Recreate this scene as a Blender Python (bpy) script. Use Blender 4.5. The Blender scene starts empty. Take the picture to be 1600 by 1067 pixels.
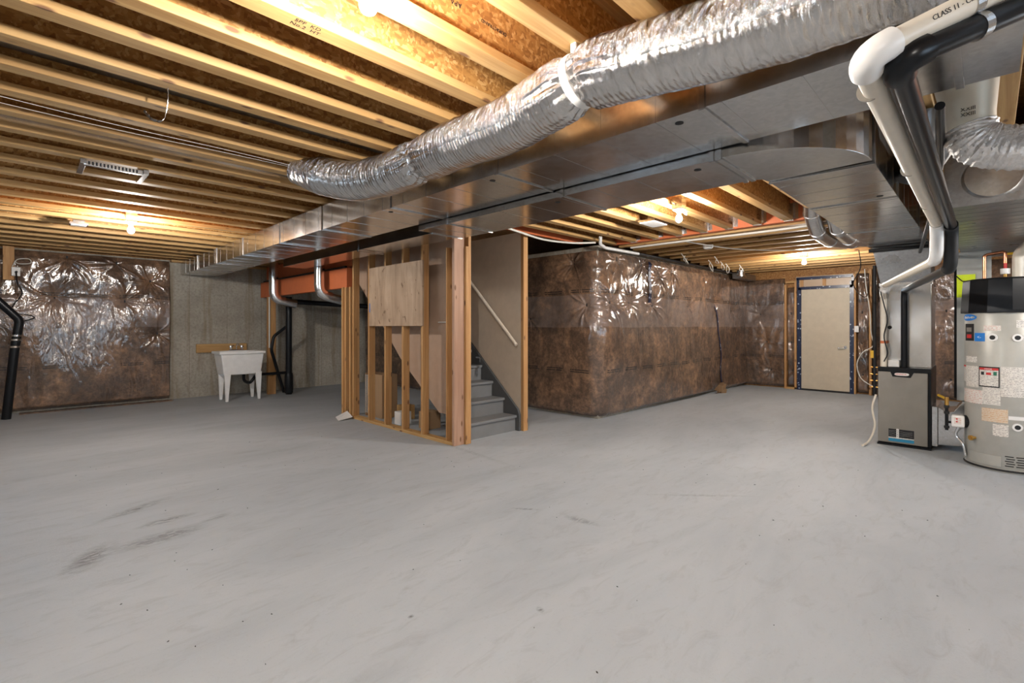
import bpy, math, random
import numpy as np
from mathutils import Vector, Matrix, noise as mnoise
random.seed(7)
PI = math.pi
SC = bpy.context.scene
COL = SC.collection

# ------------------------------------------------------------------ camera
cam_d = bpy.data.cameras.new('camera'); cam = bpy.data.objects.new('camera', cam_d); COL.objects.link(cam)
cam.location = (0, 0, 1.31)
cam.rotation_euler = (math.radians(90), 0, math.radians(44.527 - 90))
cam_d.sensor_width = 36; cam_d.lens = 36 * 757.4 / 1600
cam_d.shift_y = -(533.5 - 510) / 1600
cam_d.clip_start = 0.05
SC.camera = cam

# ------------------------------------------------------------------ world and exposure
SC.view_settings.view_transform = 'Standard'; SC.view_settings.look = 'None'
SC.view_settings.gamma = 1; SC.view_settings.use_curve_mapping = False
SC.view_settings.exposure = 0.1
w = bpy.data.worlds.new('world'); SC.world = w; w.use_nodes = True
bg = w.node_tree.nodes['Background']
bg.inputs[0].default_value = (0.62, 0.80, 1.0, 1); bg.inputs[1].default_value = 9.0
BULB_L = 2600.0

# ------------------------------------------------------------------ material helpers
class NT:
    def __init__(s, name):
        s.m = bpy.data.materials.new(name); s.m.use_nodes = True
        s.t = s.m.node_tree; s.b = s.t.nodes['Principled BSDF']
    def n(s, typ, **kw):
        nd = s.t.nodes.new(typ)
        for k, v in kw.items():
            if k in nd.inputs.keys(): nd.inputs[k].default_value = v
            else: setattr(nd, k, v)
        return nd
    def l(s, a, b): s.t.links.new(a, b)
    def coord(s, scale=(1, 1, 1), rot=(0, 0, 0), loc=(0, 0, 0), world=False):
        if world: c = s.n('ShaderNodeNewGeometry').outputs['Position']
        else: c = s.n('ShaderNodeTexCoord').outputs['Object']
        mp = s.n('ShaderNodeMapping'); mp.inputs['Scale'].default_value = scale
        mp.inputs['Rotation'].default_value = rot; mp.inputs['Location'].default_value = loc
        s.l(c, mp.inputs['Vector']); return mp.outputs[0]
    def noise(s, vec, scale, detail=4, rough=.6, dist=0):
        nd = s.n('ShaderNodeTexNoise'); nd.inputs['Scale'].default_value = scale
        nd.inputs['Detail'].default_value = detail; nd.inputs['Roughness'].default_value = rough
        nd.inputs['Distortion'].default_value = dist
        s.l(vec, nd.inputs['Vector']); return nd.outputs['Fac']
    def ramp(s, fac, stops):
        r = s.n('ShaderNodeValToRGB'); e = r.color_ramp.elements
        while len(e) < len(stops): e.new(.5)
        for i, (p, c) in enumerate(stops):
            e[i].position = p
            e[i].color = (c, c, c, 1) if isinstance(c, (int, float)) else (*c, 1)
        s.l(fac, r.inputs[0]); return r.outputs[0]
    def mix(s, fac, a, b, mode='MIX'):
        m = s.n('ShaderNodeMix', data_type='RGBA', blend_type=mode)
        for k, v in ((0, fac), (6, a), (7, b)):
            if hasattr(v, 'is_output'): s.l(v, m.inputs[k])
            else: m.inputs[k].default_value = v if k == 0 else (*v, 1)
        return m.outputs[2]
    def math(s, op, a, b=0.0, c=0.0):
        m = s.n('ShaderNodeMath', operation=op)
        for k, v in ((0, a), (1, b), (2, c)):
            if hasattr(v, 'is_output'): s.l(v, m.inputs[k])
            else: m.inputs[k].default_value = v
        return m.outputs[0]
    def bump(s, h, strength=.3, dist=.01, coat=False, prev=None):
        b = s.n('ShaderNodeBump'); b.inputs['Strength'].default_value = strength
        b.inputs['Distance'].default_value = dist; s.l(h, b.inputs['Height'])
        if prev: s.l(prev, b.inputs['Normal'])
        s.l(b.outputs[0], s.b.inputs['Coat Normal' if coat else 'Normal']); return b.outputs[0]
    def set(s, **kw):
        for k, v in kw.items():
            k = k.replace('_', ' ')
            i = s.b.inputs[k]
            if hasattr(v, 'is_output'): s.l(v, i)
            else: i.default_value = (*v, 1) if isinstance(v, tuple) and len(v) == 3 else v
        return s.m

def plain(name, col, rough=.5, metal=0, **kw):
    n = NT(name)
    f = n.noise(n.coord(), 9, 3)
    c = n.mix(n.ramp(f, [(.35, 0.0), (.65, 1.0)]), tuple(x * .95 for x in col), tuple(min(1, x * 1.03) for x in col))
    return n.set(Base_Color=c, Roughness=rough, Metallic=metal, **kw)

def wood(name, axis, light=(.60, .375, .155), dark=(.40, .215, .07), rough=.62, knots=True):
    n = NT(name)
    sc = [24, 24, 24]; sc[axis] = 1.1
    v = n.coord(tuple(sc))
    oi = n.n('ShaderNodeObjectInfo').outputs['Random']
    off = n.n('ShaderNodeCombineXYZ'); n.l(n.math('MULTIPLY', oi, 37.0), off.inputs[0]); n.l(n.math('MULTIPLY', oi, 91.0), off.inputs[1]); n.l(n.math('MULTIPLY', oi, 53.0), off.inputs[2])
    va = n.n('ShaderNodeVectorMath', operation='ADD'); n.l(v, va.inputs[0]); n.l(off.outputs[0], va.inputs[1])
    f = n.noise(va.outputs[0], 1.0, 6, .65, .6)
    c = n.ramp(f, [(.3, dark), (.5, tuple((a + b) / 2 for a, b in zip(light, dark))), (.62, light), (.8, tuple(x * .9 for x in light))])
    c = n.mix(n.math('MULTIPLY', oi, .35), c, tuple(x * .78 for x in dark))
    if knots:
        ks = [11, 11, 11]; ks[axis] = 4.2
        vk = n.coord(tuple(ks)); vb = n.n('ShaderNodeVectorMath', operation='ADD'); n.l(vk, vb.inputs[0]); n.l(off.outputs[0], vb.inputs[1])
        vo = n.n('ShaderNodeTexVoronoi'); vo.inputs['Scale'].default_value = 1; n.l(vb.outputs[0], vo.inputs['Vector'])
        k = n.ramp(vo.outputs['Distance'], [(.09, 1.0), (.17, 0.0)])
        c = n.mix(k, c, (.17, .08, .035))
    n.bump(f, .25, .002)
    return n.set(Base_Color=c, Roughness=rough)

def osb(name, tint=(1, 1, 1)):
    n = NT(name)
    def lay(scale, rot):
        vo = n.n('ShaderNodeTexVoronoi'); vo.inputs['Scale'].default_value = 1
        c0 = n.coord(scale, rot)
        nz = n.n('ShaderNodeTexNoise'); nz.inputs['Scale'].default_value = .8; n.l(c0, nz.inputs['Vector'])
        ad = n.n('ShaderNodeVectorMath', operation='ADD'); n.l(c0, ad.inputs[0]); n.l(nz.outputs['Color'], ad.inputs[1])
        n.l(ad.outputs[0], vo.inputs['Vector'])
        sp = n.n('ShaderNodeSeparateColor'); n.l(vo.outputs['Color'], sp.inputs[0])
        return sp.outputs[0], vo.outputs['Distance']
    a, da = lay((24, 85, 60), (0, .5, .5)); b, db = lay((80, 26, 60), (.4, .2, .3))
    sel = n.ramp(n.noise(n.coord(), 14, 2), [(.47, 0.0), (.53, 1.0)])
    f = n.mix(sel, a, b)
    T = lambda r, g, bb: (r * tint[0], g * tint[1], bb * tint[2])
    c = n.ramp(f, [(0, T(.27, .115, .028)), (.35, T(.38, .18, .045)), (.7, T(.46, .235, .065)), (1, T(.60, .36, .14))])
    n.bump(f, .3, .002)
    return n.set(Base_Color=c, Roughness=.65)

def galv(name, tone=.62, rough=.19, bumpy=.02):
    n = NT(name)
    vo = n.n('ShaderNodeTexVoronoi'); vo.inputs['Scale'].default_value = 55; n.l(n.coord(), vo.inputs['Vector'])
    sp = n.n('ShaderNodeSeparateColor'); n.l(vo.outputs['Color'], sp.inputs[0])
    c = n.ramp(sp.outputs[0], [(0, (tone * .86,) * 3), (1, (tone, tone * 1.0, tone * 1.01))])
    big = n.noise(n.coord(), 3.2, 3)
    c = n.mix(n.ramp(big, [(.35, 0.0), (.7, .2)]), c, (tone * .7, tone * .7, tone * .72))
    r = n.ramp(big, [(.3, rough * .8), (.7, rough * 1.35)])
    n.bump(n.noise(n.coord(), 2.2, 3), bumpy, .05)
    return n.set(Base_Color=c, Roughness=r, Metallic=1.0)

def foil(name, axis_scale, tone=.86):
    n = NT(name)
    f1 = n.noise(n.coord(axis_scale), 1.0, 6, .7, 1.2)
    vo = n.n('ShaderNodeTexVoronoi'); vo.inputs['Scale'].default_value = 1.6; n.l(n.coord(axis_scale), vo.inputs['Vector'])
    f2 = n.noise(n.coord(tuple(x * 3 for x in axis_scale)), 1.0, 4, .6)
    f = n.math('ADD', n.math('ADD', f1, n.math('MULTIPLY', vo.outputs['Distance'], .5)), n.math('MULTIPLY', f2, .2))
    sg = n.n('ShaderNodeSeparateXYZ'); n.l(n.n('ShaderNodeTexCoord').outputs['Normal'], sg.inputs[0])
    top = n.ramp(n.math('MULTIPLY_ADD', sg.outputs[2], .5, .5), [(.33, .16), (.5, 1.0)])
    f = n.math('MULTIPLY', f, top)
    rib = n.n('ShaderNodeTexWave', bands_direction='Y'); rib.inputs['Scale'].default_value = 14; rib.inputs['Distortion'].default_value = 1.5; n.l(n.coord(), rib.inputs['Vector'])
    f = n.math('ADD', f, n.math('MULTIPLY', rib.outputs['Fac'], .05))
    n.bump(f, .85, .026)
    c = n.ramp(f1, [(.3, (tone * .72, tone * .7, tone * .68)), (.7, (tone, tone * .98, tone * .97))])
    return n.set(Base_Color=c, Roughness=.17 if axis_scale[0] < 20 else .38, Metallic=1.0 if axis_scale[0] < 20 else .75)

def insul(name, tint=1.0):
    n = NT(name)
    P = n.coord(world=True)
    a = n.noise(P, 2.2, 7, .72, .4); b = n.noise(P, 15, 6, .75, .3)
    f = n.math('ADD', n.math('MULTIPLY', a, .6), n.math('MULTIPLY', b, .4))
    c = n.ramp(f, [(.37, (.045 * tint, .025 * tint, .015 * tint)), (.47, (.10 * tint, .058 * tint, .035 * tint)), (.54, (.185 * tint, .107 * tint, .062 * tint)), (.66, (.40 * tint, .225 * tint, .12 * tint))])
    sep = n.n('ShaderNodeSeparateXYZ'); n.l(P, sep.inputs[0]); z = sep.outputs[2]
    # lapped second layer of poly: paler between 1.3 and 1.78 m
    zz = n.math('ADD', z, n.math('MULTIPLY', n.noise(P, 1.5, 2), .06))
    up = n.math('GREATER_THAN', zz, 1.33); dn = n.math('LESS_THAN', zz, 1.80)
    band = n.math('MULTIPLY', up, dn)
    c = n.mix(n.math('MULTIPLY', band, n.ramp(n.noise(P, 4, 3), [(.3, .12), (.7, .42)])), c, (.30, .255, .245))
    # printed dashed lines on the poly
    hs = n.math('ADD', n.math('MULTIPLY', sep.outputs[0], 1.0), n.math('MULTIPLY', sep.outputs[1], 1.0))
    dash = n.math('GREATER_THAN', n.math('FRACT', n.math('MULTIPLY', hs, 2.1)), .32)
    letters = n.math('GREATER_THAN', n.noise(n.coord((40, 40, 6), world=True), 1.0, 2), .40)
    tot = None
    for zc in (.66, .69, 1.80, 1.83):
        d = n.math('LESS_THAN', n.math('ABSOLUTE', n.math('SUBTRACT', zz, zc + .03)), .009)
        tot = d if tot is None else n.math('ADD', tot, d)
    mk = n.math('MULTIPLY', n.math('MULTIPLY', tot, dash), letters)
    c = n.mix(n.math('MULTIPLY', mk, .8), c, (.008, .006, .006))
    w1 = n.noise(n.coord((7, 7, 2.6), (0, .5, 0), world=True), 1.0, 2.5, .45, 1.2)
    w2 = n.noise(n.coord((26, 26, 4), (.2, -.3, 0), world=True), 1.0, 4, .6, 1.0)
    h = n.math('ADD', w1, n.math('MULTIPLY', w2, .22))
    n.bump(h, .38, .04, coat=True)
    n.bump(b, .3, .02)
    return n.set(Base_Color=c, Roughness=.75, Coat_Weight=1.0, Coat_Roughness=.11, Coat_IOR=1.7, Coat_Tint=(1.0, .97, .95))

def concrete_wall(name):
    n = NT(name)
    P = n.coord(world=True)
    a = n.noise(P, 1.3, 6, .7); b = n.noise(P, 26, 5, .7); st = n.noise(n.coord((7, 7, .6), world=True), 1.0, 4, .6, .4)
    c = n.ramp(a, [(.3, (.30, .27, .225)), (.55, (.42, .39, .33)), (.75, (.50, .46, .395))])
    c = n.mix(n.ramp(b, [(.3, .6), (.55, 0.0)]), c, (.17, .15, .125))
    c = n.mix(n.ramp(st, [(.52, 0.0), (.68, .6)]), c, (.22, .165, .09))
    # form joints
    sep = n.n('ShaderNodeSeparateXYZ'); n.l(P, sep.inputs[0])
    fx = n.math('ABSOLUTE', n.math('SUBTRACT', n.math('FRACT', n.math('DIVIDE', n.math('SUBTRACT', sep.outputs[0], 2.2), .62)), .5))
    j = n.math('GREATER_THAN', fx, .494)
    c = n.mix(n.math('MULTIPLY', j, .5), c, (.12, .095, .06))
    n.bump(n.math('ADD', b, n.math('MULTIPLY', j, -.6)), .4, .01)
    return n.set(Base_Color=c, Roughness=.85)

def concrete_floor(name):
    n = NT(name)
    P = n.coord(world=True)
    a = n.noise(n.coord((.5, 1.4, 1), (0, 0, .5), world=True), 1.0, 6, .62, .8); b = n.noise(P, 60, 4, .8); cc = n.noise(n.coord((3, 9, 1), (0, 0, .6), world=True), 1.2, 6, .7, 1.0)
    c = n.ramp(a, [(.28, (.345, .378, .41)), (.5, (.405, .44, .472)), (.75, (.455, .49, .522))])
    c = n.mix(n.ramp(cc, [(.52, 0.0), (.75, .5)]), c, (.28, .285, .295))
    c = n.mix(n.ramp(b, [(.26, .35), (.42, 0.0)]), c, (.25, .245, .24))
    # scuffs and stains that stay on the slab: (x, y, angle, rx, ry, darkness)
    for (x, y, ang, rx, ry, k) in ((.28, 3.62, 1.05, .26, .1, .8), (.62, 3.66, .1, .3, .12, .75), (.58, 4.36, .5, .3, .07, .7), (.7, 3.96, .1, .2, .06, .8), (.95, 3.78, .3, .12, .05, .5),
                                   (2.55, 2.37, 2.2, .12, .022, .8), (2.66, 1.96, 1.7, .15, .05, .55), (1.69, 1.48, 1.2, .03, .02, .9), (1.24, 1.86, .4, .02, .015, .9), (3.7, 1.6, 2.3, .5, .03, .35), (3.3, 3.9, 1.5, .9, .05, .3)):
        v = n.n('ShaderNodeVectorMath', operation='SUBTRACT'); n.l(n.coord(world=True), v.inputs[0]); v.inputs[1].default_value = (x, y, 0)
        m = n.n('ShaderNodeMapping'); m.vector_type = 'TEXTURE'; m.inputs['Rotation'].default_value = (0, 0, ang); m.inputs['Scale'].default_value = (rx, ry, 1); n.l(v.outputs[0], m.inputs[0])
        ln = n.n('ShaderNodeVectorMath', operation='LENGTH'); n.l(m.outputs[0], ln.inputs[0])
        mask = n.ramp(ln.outputs['Value'], [(.15, 1.0), (1.0, 0.0)])
        nz = n.ramp(n.noise(n.coord((8, 26, 1), (0, 0, -ang), world=True), 1.6, 6, .7, 1.2), [(.40, 0.0), (.56, 1.0)])
        c = n.mix(n.math('MULTIPLY', n.math('MULTIPLY', mask, nz), k), c, (.10, .098, .095))
    n.bump(n.math('ADD', b, n.math('MULTIPLY', cc, 1.2)), .22, .008)
    return n.set(Base_Color=c, Roughness=.62)

M = {}
M['flange_x'] = wood('pine_grain_x', 0); M['stud_z'] = wood('pine_grain_z', 2, (.62, .36, .15), (.40, .19, .065))
M['wood_y'] = wood('pine_grain_y', 1, (.60, .375, .155), (.40, .215, .07)); M['stud_pink'] = wood('pine_pinkish', 2, (.50, .31, .21), (.36, .2, .13))
M['osb'] = osb('oriented_strand_board'); M['osb_deck'] = osb('strand_board_deck', (.72, .66, .62))
M['ply'] = wood('weathered_plywood', 2, (.52, .38, .25), (.38, .25, .15), knots=True)
M['orange'] = plain('orange_coated_beam', (.58, .15, .05), .6)
M['galv'] = galv('galvanised_steel'); M['galv_dark'] = galv('galvanised_steel_dull', .40, .3); M['galv_new'] = galv('bright_galvanised_pipe', .85, .2)
M['foil'] = foil('foil_jacket', (13, 34, 13), .72); M['foil2'] = foil('pale_foil_jacket', (40, 40, 40), .8)
M['insul'] = insul('fibreglass_under_poly'); M['insul2'] = insul('darker_fibreglass_under_poly', .8)  # second copy of the fibreglass is tinted darker overall
M['conc'] = concrete_wall('cast_concrete'); M['floor'] = concrete_floor('concrete_slab')
M['drywall'] = plain('painted_drywall', (.56, .475, .375), .8); M['dry_back'] = plain('drywall_back_paper', (.42, .285, .20), .85)
M['door'] = plain('beige_door_paint', (.54, .47, .36), .55); M['stair'] = plain('grey_stair_paint', (.19, .195, .20), .55); M['stair_d'] = plain('dark_grey_skirt_paint', (.085, .09, .095), .5)
M['white'] = plain('white_plastic', (.80, .79, .77), .35); M['boot'] = plain('pale_boot_metal', (.50, .45, .36), .5, .35)
M['pvc'] = plain('cream_pvc', (.72, .66, .56), .35); M['black'] = plain('black_plastic', (.010, .011, .013), .28, Specular_IOR_Level=.22)
M['blackm'] = plain('matt_black', (.012, .012, .013), .7); M['taupe'] = plain('furnace_taupe_paint', (.255, .235, .205), .42, .3)
M['heater'] = plain('heater_grey_paint', (.42, .415, .38), .38, .15); M['chrome'] = plain('chrome', (.8, .8, .82), .12, 1.0)
M['brass'] = plain('brass', (.7, .42, .12), .28, 1.0); M['copper'] = plain('copper', (.72, .3, .16), .25, 1.0); M['yellow'] = plain('yellow_tag_plastic', (.62, .75, .02), .45)
M['gasyellow'] = plain('yellow_gas_pipe', (.75, .45, .03), .4); M['red'] = plain('red_print', (.55, .03, .03), .5); M['blue'] = plain('blue_print', (.02, .2, .62), .4)
M['navy'] = None; M['paper'] = None; M['cream'] = plain('sink_polymer', (.86, .86, .85), .3); M['card'] = plain('cardboard', (.35, .22, .12), .8)
M['rail'] = plain('painted_handrail', (.62, .55, .46), .5); M['cyan'] = plain('cyan_label', (.02, .25, .45), .4); M['wire'] = plain('white_cable', (.7, .68, .62), .5)
M['green'] = plain('green_body', (.02, .16, .09), .5)
def tape():
    n = NT('blue_sheathing_tape'); P = n.coord(world=True)
    v = n.n('ShaderNodeTexVoronoi'); v.inputs['Scale'].default_value = 16; n.l(P, v.inputs['Vector'])
    c = n.mix(n.ramp(v.outputs['Distance'], [(.2, 1.0), (.27, 0.0)]), (.006, .014, .05), (.4, .45, .55))
    return n.set(Base_Color=c, Roughness=.3)
M['navy'] = tape()
def paper(name, ink, scale, bgc=(.72, .69, .64)):
    n = NT(name)
    o = n.coord(world=True)
    sep = n.n('ShaderNodeSeparateXYZ'); n.l(o, sep.inputs[0])
    row = n.math('GREATER_THAN', n.math('FRACT', n.math('MULTIPLY', sep.outputs[2], scale)), .5)
    wd = n.math('GREATER_THAN', n.noise(n.coord((90, 90, 160), world=True), 1.0, 2), .5)
    c = n.mix(n.math('MULTIPLY', n.math('MULTIPLY', row, wd), .7), bgc, ink)
    return n.set(Base_Color=c, Roughness=.45)
M['paper'] = paper('printed_paper', (.2, .18, .18), 70); M['paper_r'] = paper('red_printed_paper', (.6, .25, .2), 60); M['paper_o'] = paper('orange_printed_paper', (.6, .3, .12), 60, (.66, .55, .42))
n = NT('lit_bulb'); M['bulb'] = n.set(Base_Color=(1, 1, 1), Emission_Color=(1.0, .94, .87), Emission_Strength=BULB_L)
n = NT('clear_poly_over_wood'); M['poly'] = n.set(Base_Color=(.50, .36, .24), Roughness=.4, Coat_Weight=1.0, Coat_Roughness=.1); n.bump(n.noise(n.coord((20, 20, 9), world=True), 1, 5, .6, 1.5), 1.0, .03, coat=True)

# ------------------------------------------------------------------ mesh helpers
class MB:
    def __init__(s): s.v = []; s.f = []
    def add(s, vs, fs):
        o = len(s.v); s.v += [tuple(p) for p in vs]; s.f += [tuple(i + o for i in f) for f in fs]; return s
    def box(s, x0, x1, y0, y1, z0, z1):
        if x0 > x1: x0, x1 = x1, x0
        if y0 > y1: y0, y1 = y1, y0
        if z0 > z1: z0, z1 = z1, z0
        return s.add([(x0, y0, z0), (x1, y0, z0), (x1, y1, z0), (x0, y1, z0), (x0, y0, z1), (x1, y0, z1), (x1, y1, z1), (x0, y1, z1)],
                     [(3, 2, 1, 0), (4, 5, 6, 7), (0, 1, 5, 4), (1, 2, 6, 5), (2, 3, 7, 6), (3, 0, 4, 7)])
    def hexa(s, bot, top):
        return s.add(list(bot) + list(top), [(3, 2, 1, 0), (4, 5, 6, 7), (0, 1, 5, 4), (1, 2, 6, 5), (2, 3, 7, 6), (3, 0, 4, 7)])
    def prism(s, poly, axis, a, b):
        # poly: list of 2D points in the two remaining axes (order x,y,z skipping axis)
        def mk(p, t):
            q = list(p); q.insert(axis, t); return tuple(q)
        k = len(poly)
        return s.add([mk(p, a) for p in poly] + [mk(p, b) for p in poly],
                     [tuple(range(k - 1, -1, -1)), tuple(range(k, 2 * k))] + [(i, (i + 1) % k, k + (i + 1) % k, k + i) for i in range(k)])
    def tube(s, pts, r, n=16, caps=True, fn=None):
        P = [Vector(p) for p in pts]; k = len(P); R = r if isinstance(r, (list, tuple)) else [r] * k
        T = []
        for i in range(k):
            t = (P[min(i + 1, k - 1)] - P[max(i - 1, 0)]); T.append(t.normalized())
        u = T[0].orthogonal().normalized(); vs = []
        for i in range(k):
            u = (u - T[i] * u.dot(T[i])).normalized(); w_ = T[i].cross(u)
            for j in range(n):
                a = 2 * PI * j / n; rr = R[i] if fn is None else fn(i, a, R[i])
                vs.append(P[i] + (u * math.cos(a) + w_ * math.sin(a)) * rr)
        fs = [(i * n + j, i * n + (j + 1) % n, (i + 1) * n + (j + 1) % n, (i + 1) * n + j) for i in range(k - 1) for j in range(n)]
        if caps: fs += [tuple(range(n - 1, -1, -1)), tuple(range((k - 1) * n, k * n))]
        return s.add(vs, fs)
    def cyl(s, a, b, r, n=20, r2=None): return s.tube([a, b], [r, r if r2 is None else r2], n)
    def lathe(s, prof, c, n=32, axis=2):
        vs = []
        for (r, h) in prof:
            for j in range(n):
                a = 2 * PI * j / n; p = [r * math.cos(a), r * math.sin(a)]; p.insert(axis, h)
                vs.append((p[0] + c[0], p[1] + c[1], p[2] + c[2]))
        k = len(prof)
        fs = [(i * n + j, i * n + (j + 1) % n, (i + 1) * n + (j + 1) % n, (i + 1) * n + j) for i in range(k - 1) for j in range(n)]
        fs += [tuple(range(n - 1, -1, -1)), tuple(range((k - 1) * n, k * n))]
        return s.add(vs, fs)
    def text(s, body, size, mat4, depth=.0008):
        cu = bpy.data.curves.new('t', 'FONT'); cu.body = body; cu.size = size; cu.extrude = depth; cu.align_x = 'CENTER'; cu.align_y = 'CENTER'; cu.resolution_u = 3
        ob = bpy.data.objects.new('t', cu); COL.objects.link(ob); bpy.context.view_layer.update()
        me = bpy.data.meshes.new_from_object(ob)
        s.add([mat4 @ v.co for v in me.vertices], [tuple(p.vertices) for p in me.polygons])
        bpy.data.objects.remove(ob); bpy.data.meshes.remove(me); bpy.data.curves.remove(cu); return s
    def build(s, name, mat, parent=None, bevel=0, smooth=False, fix=True):
        me = bpy.data.meshes.new(name)
        if parent is None:
            a = np.array(s.v); lo = a.min(0); hi = a.max(0); org = Vector(((lo[0] + hi[0]) / 2, (lo[1] + hi[1]) / 2, lo[2]))
        else: org = Vector(parent['_o'])
        me.from_pydata([(p[0] - org[0], p[1] - org[1], p[2] - org[2]) for p in s.v], [], s.f); me.update()
        if fix:
            import bmesh
            bm = bmesh.new(); bm.from_mesh(me); bmesh.ops.recalc_face_normals(bm, faces=bm.faces); bm.to_mesh(me); bm.free()
        ob = bpy.data.objects.new(name, me); COL.objects.link(ob); me.materials.append(M[mat] if isinstance(mat, str) else mat)
        if smooth:
            for p in me.polygons: p.use_smooth = True
            try: me.set_sharp_from_angle(angle=math.radians(42))
            except Exception: pass
        if bevel:
            bv = ob.modifiers.new('bevel', 'BEVEL'); bv.width = bevel; bv.segments = 2; bv.limit_method = 'ANGLE'
        if parent is None: ob.location = org
        else: ob.parent = parent
        ob['_o'] = tuple(org); return ob

def tag(o, label=None, cat=None, group=None, kind=None):
    if label: o['label'] = label
    if cat: o['category'] = cat
    if group: o['group'] = group
    if kind: o['kind'] = kind
    return o
def thing(name, label, cat, loc, group=None):
    o = bpy.data.objects.new(name, None); COL.objects.link(o); o.location = loc; o.empty_display_size = .1
    o['_o'] = tuple(loc); return tag(o, label, cat, group)
def struct(o): o['kind'] = 'structure'; return o
def dup(root, loc, label, group=None):
    r = root.copy(); COL.objects.link(r); r.location = loc; r['label'] = label
    if group: r['group'] = group
    for ch in list(root.children):
        c = ch.copy(); COL.objects.link(c); c.parent = r
        for g in list(ch.children):
            d = g.copy(); COL.objects.link(d); d.parent = c
    return r
def bez(pts, n=8):
    # Catmull-Rom through points
    P = [Vector(p) for p in pts]; P = [P[0] * 2 - P[1]] + P + [P[-1] * 2 - P[-2]]; out = []
    for i in range(1, len(P) - 2):
        for j in range(n):
            t = j / n; a, b, c, d = P[i - 1:i + 3]
            out.append(.5 * ((2 * b) + (c - a) * t + (2 * a - 5 * b + 4 * c - d) * t * t + (3 * b - a - 3 * c + d) * t ** 3))
    out.append(P[-2]); return out
def elbow_path(pts, rad, n=6):
    P = [Vector(p) for p in pts]; out = [P[0]]
    for i in range(1, len(P) - 1):
        a = (P[i - 1] - P[i]).normalized(); b = (P[i + 1] - P[i]).normalized()
        s_ = P[i] + a * rad; e_ = P[i] + b * rad
        for j in range(n + 1):
            t = j / n; out.append(s_ * (1 - t) ** 2 + P[i] * 2 * t * (1 - t) + e_ * t * t)
    out.append(P[-1]); return out
ORD = ['first', 'second', 'third', 'fourth', 'fifth', 'sixth', 'seventh', 'eighth', 'ninth', 'tenth', 'eleventh', 'twelfth', 'thirteenth', 'fourteenth', 'fifteenth', 'sixteenth', 'seventeenth', 'eighteenth', 'nineteenth', 'twentieth', 'twenty-first', 'twenty-second', 'twenty-third', 'twenty-fourth', 'twenty-fifth', 'twenty-sixth', 'twenty-seventh', 'twenty-eighth', 'twenty-ninth', 'thirtieth', 'thirty-first', 'thirty-second', 'thirty-third', 'thirty-fourth']

# ------------------------------------------------------------------ structure
struct(MB().box(-3.15, 11.7, -3, 10.8, -.2, 0).build('floor', 'floor'))
struct(MB().box(-3, 11.7, -3, 10.8, 2.803, 2.825).build('ceiling', 'osb_deck'))
struct(MB().box(-3, 5.75, 10.5, 10.75, 0, 2.5).build('wall_back', 'conc'))
struct(MB().box(-3, 11.7, 10.5, 10.55, 2.5, 2.803).build('trim_1', 'osb_deck'))
struct(MB().box(5.75, 11.46, 3.95, 10.5, 0, 2.46).build('wall_centre', 'conc'))
struct(MB().box(11.47, 11.7, -3, 10.8, 0, 2.803).build('wall_far', 'osb_deck'))
wl = MB()
for (y0, y1, z0, z1) in ((-3, 3.2, 0, 2.803), (3.2, 5.2, 0, 1.35), (3.2, 5.2, 2.25, 2.803), (5.2, 10.8, 0, 2.803)): wl.box(-3.15, -3, y0, y1, z0, z1)
struct(wl.build('wall_left', 'conc'))
wf = MB(); xs = [-3.15, .3, 1.9, 4.6, 6.2, 11.7]
for i in range(5):
    if i % 2 == 0: wf.box(xs[i], xs[i + 1], -3.15, -3, 0, 2.803)
    else: wf.box(xs[i], xs[i + 1], -3.15, -3, 0, 1.3).box(xs[i], xs[i + 1], -3.15, -3, 2.2, 2.803)
struct(wf.build('wall_front', 'conc'))
for i, (a, b_) in enumerate(((.3, 1.9), (4.6, 6.2))):  # unseen windows added in the front wall to let sky light in
    wn = thing('window_%d' % (i + 2), None, None, ((a + b_) / 2, -3.05, 1.3)); struct(wn)
    m_ = (a + b_) / 2
    MB().box(a, a + .05, -3.1, -3.03, 1.3, 2.2).box(b_ - .05, b_, -3.1, -3.03, 1.3, 2.2).box(m_ - .025, m_ + .025, -3.1, -3.03, 1.3, 2.2).box(a, b_, -3.1, -3.03, 1.3, 1.35).box(a, b_, -3.1, -3.03, 2.15, 2.2).build('window_frame', 'white', wn)
wn = thing('window_1', None, None, (-3.05, 4.2, 1.35)); struct(wn)
MB().box(-3.1, -3.02, 3.2, 3.26, 1.35, 2.25).box(-3.1, -3.02, 5.14, 5.2, 1.35, 2.25).box(-3.1, -3.02, 4.17, 4.23, 1.35, 2.25).box(-3.1, -3.02, 3.2, 5.2, 1.35, 1.41).box(-3.1, -3.02, 3.2, 5.2, 2.19, 2.25).build('window_frame', 'white', wn)
# sill plates on the concrete
struct(MB().box(1.9, 5.7, 10.36, 10.5, 2.46, 2.498).build('trim_2', 'flange_x'))
# wall beyond the stairs (painted drywall on studs)
struct(MB().prism([(4.192, 0), (4.192, 2.498), (7.4, 2.498), (7.4, 2.3), (6.85, 2.2), (4.62, 0)], 0, 4.42, 4.50).build('wall_right', 'drywall'))
struct(MB().box(3.5, 4.42, 7.32, 7.4, 1.9, 2.498).build('wall_landing', 'drywall'))

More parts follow.
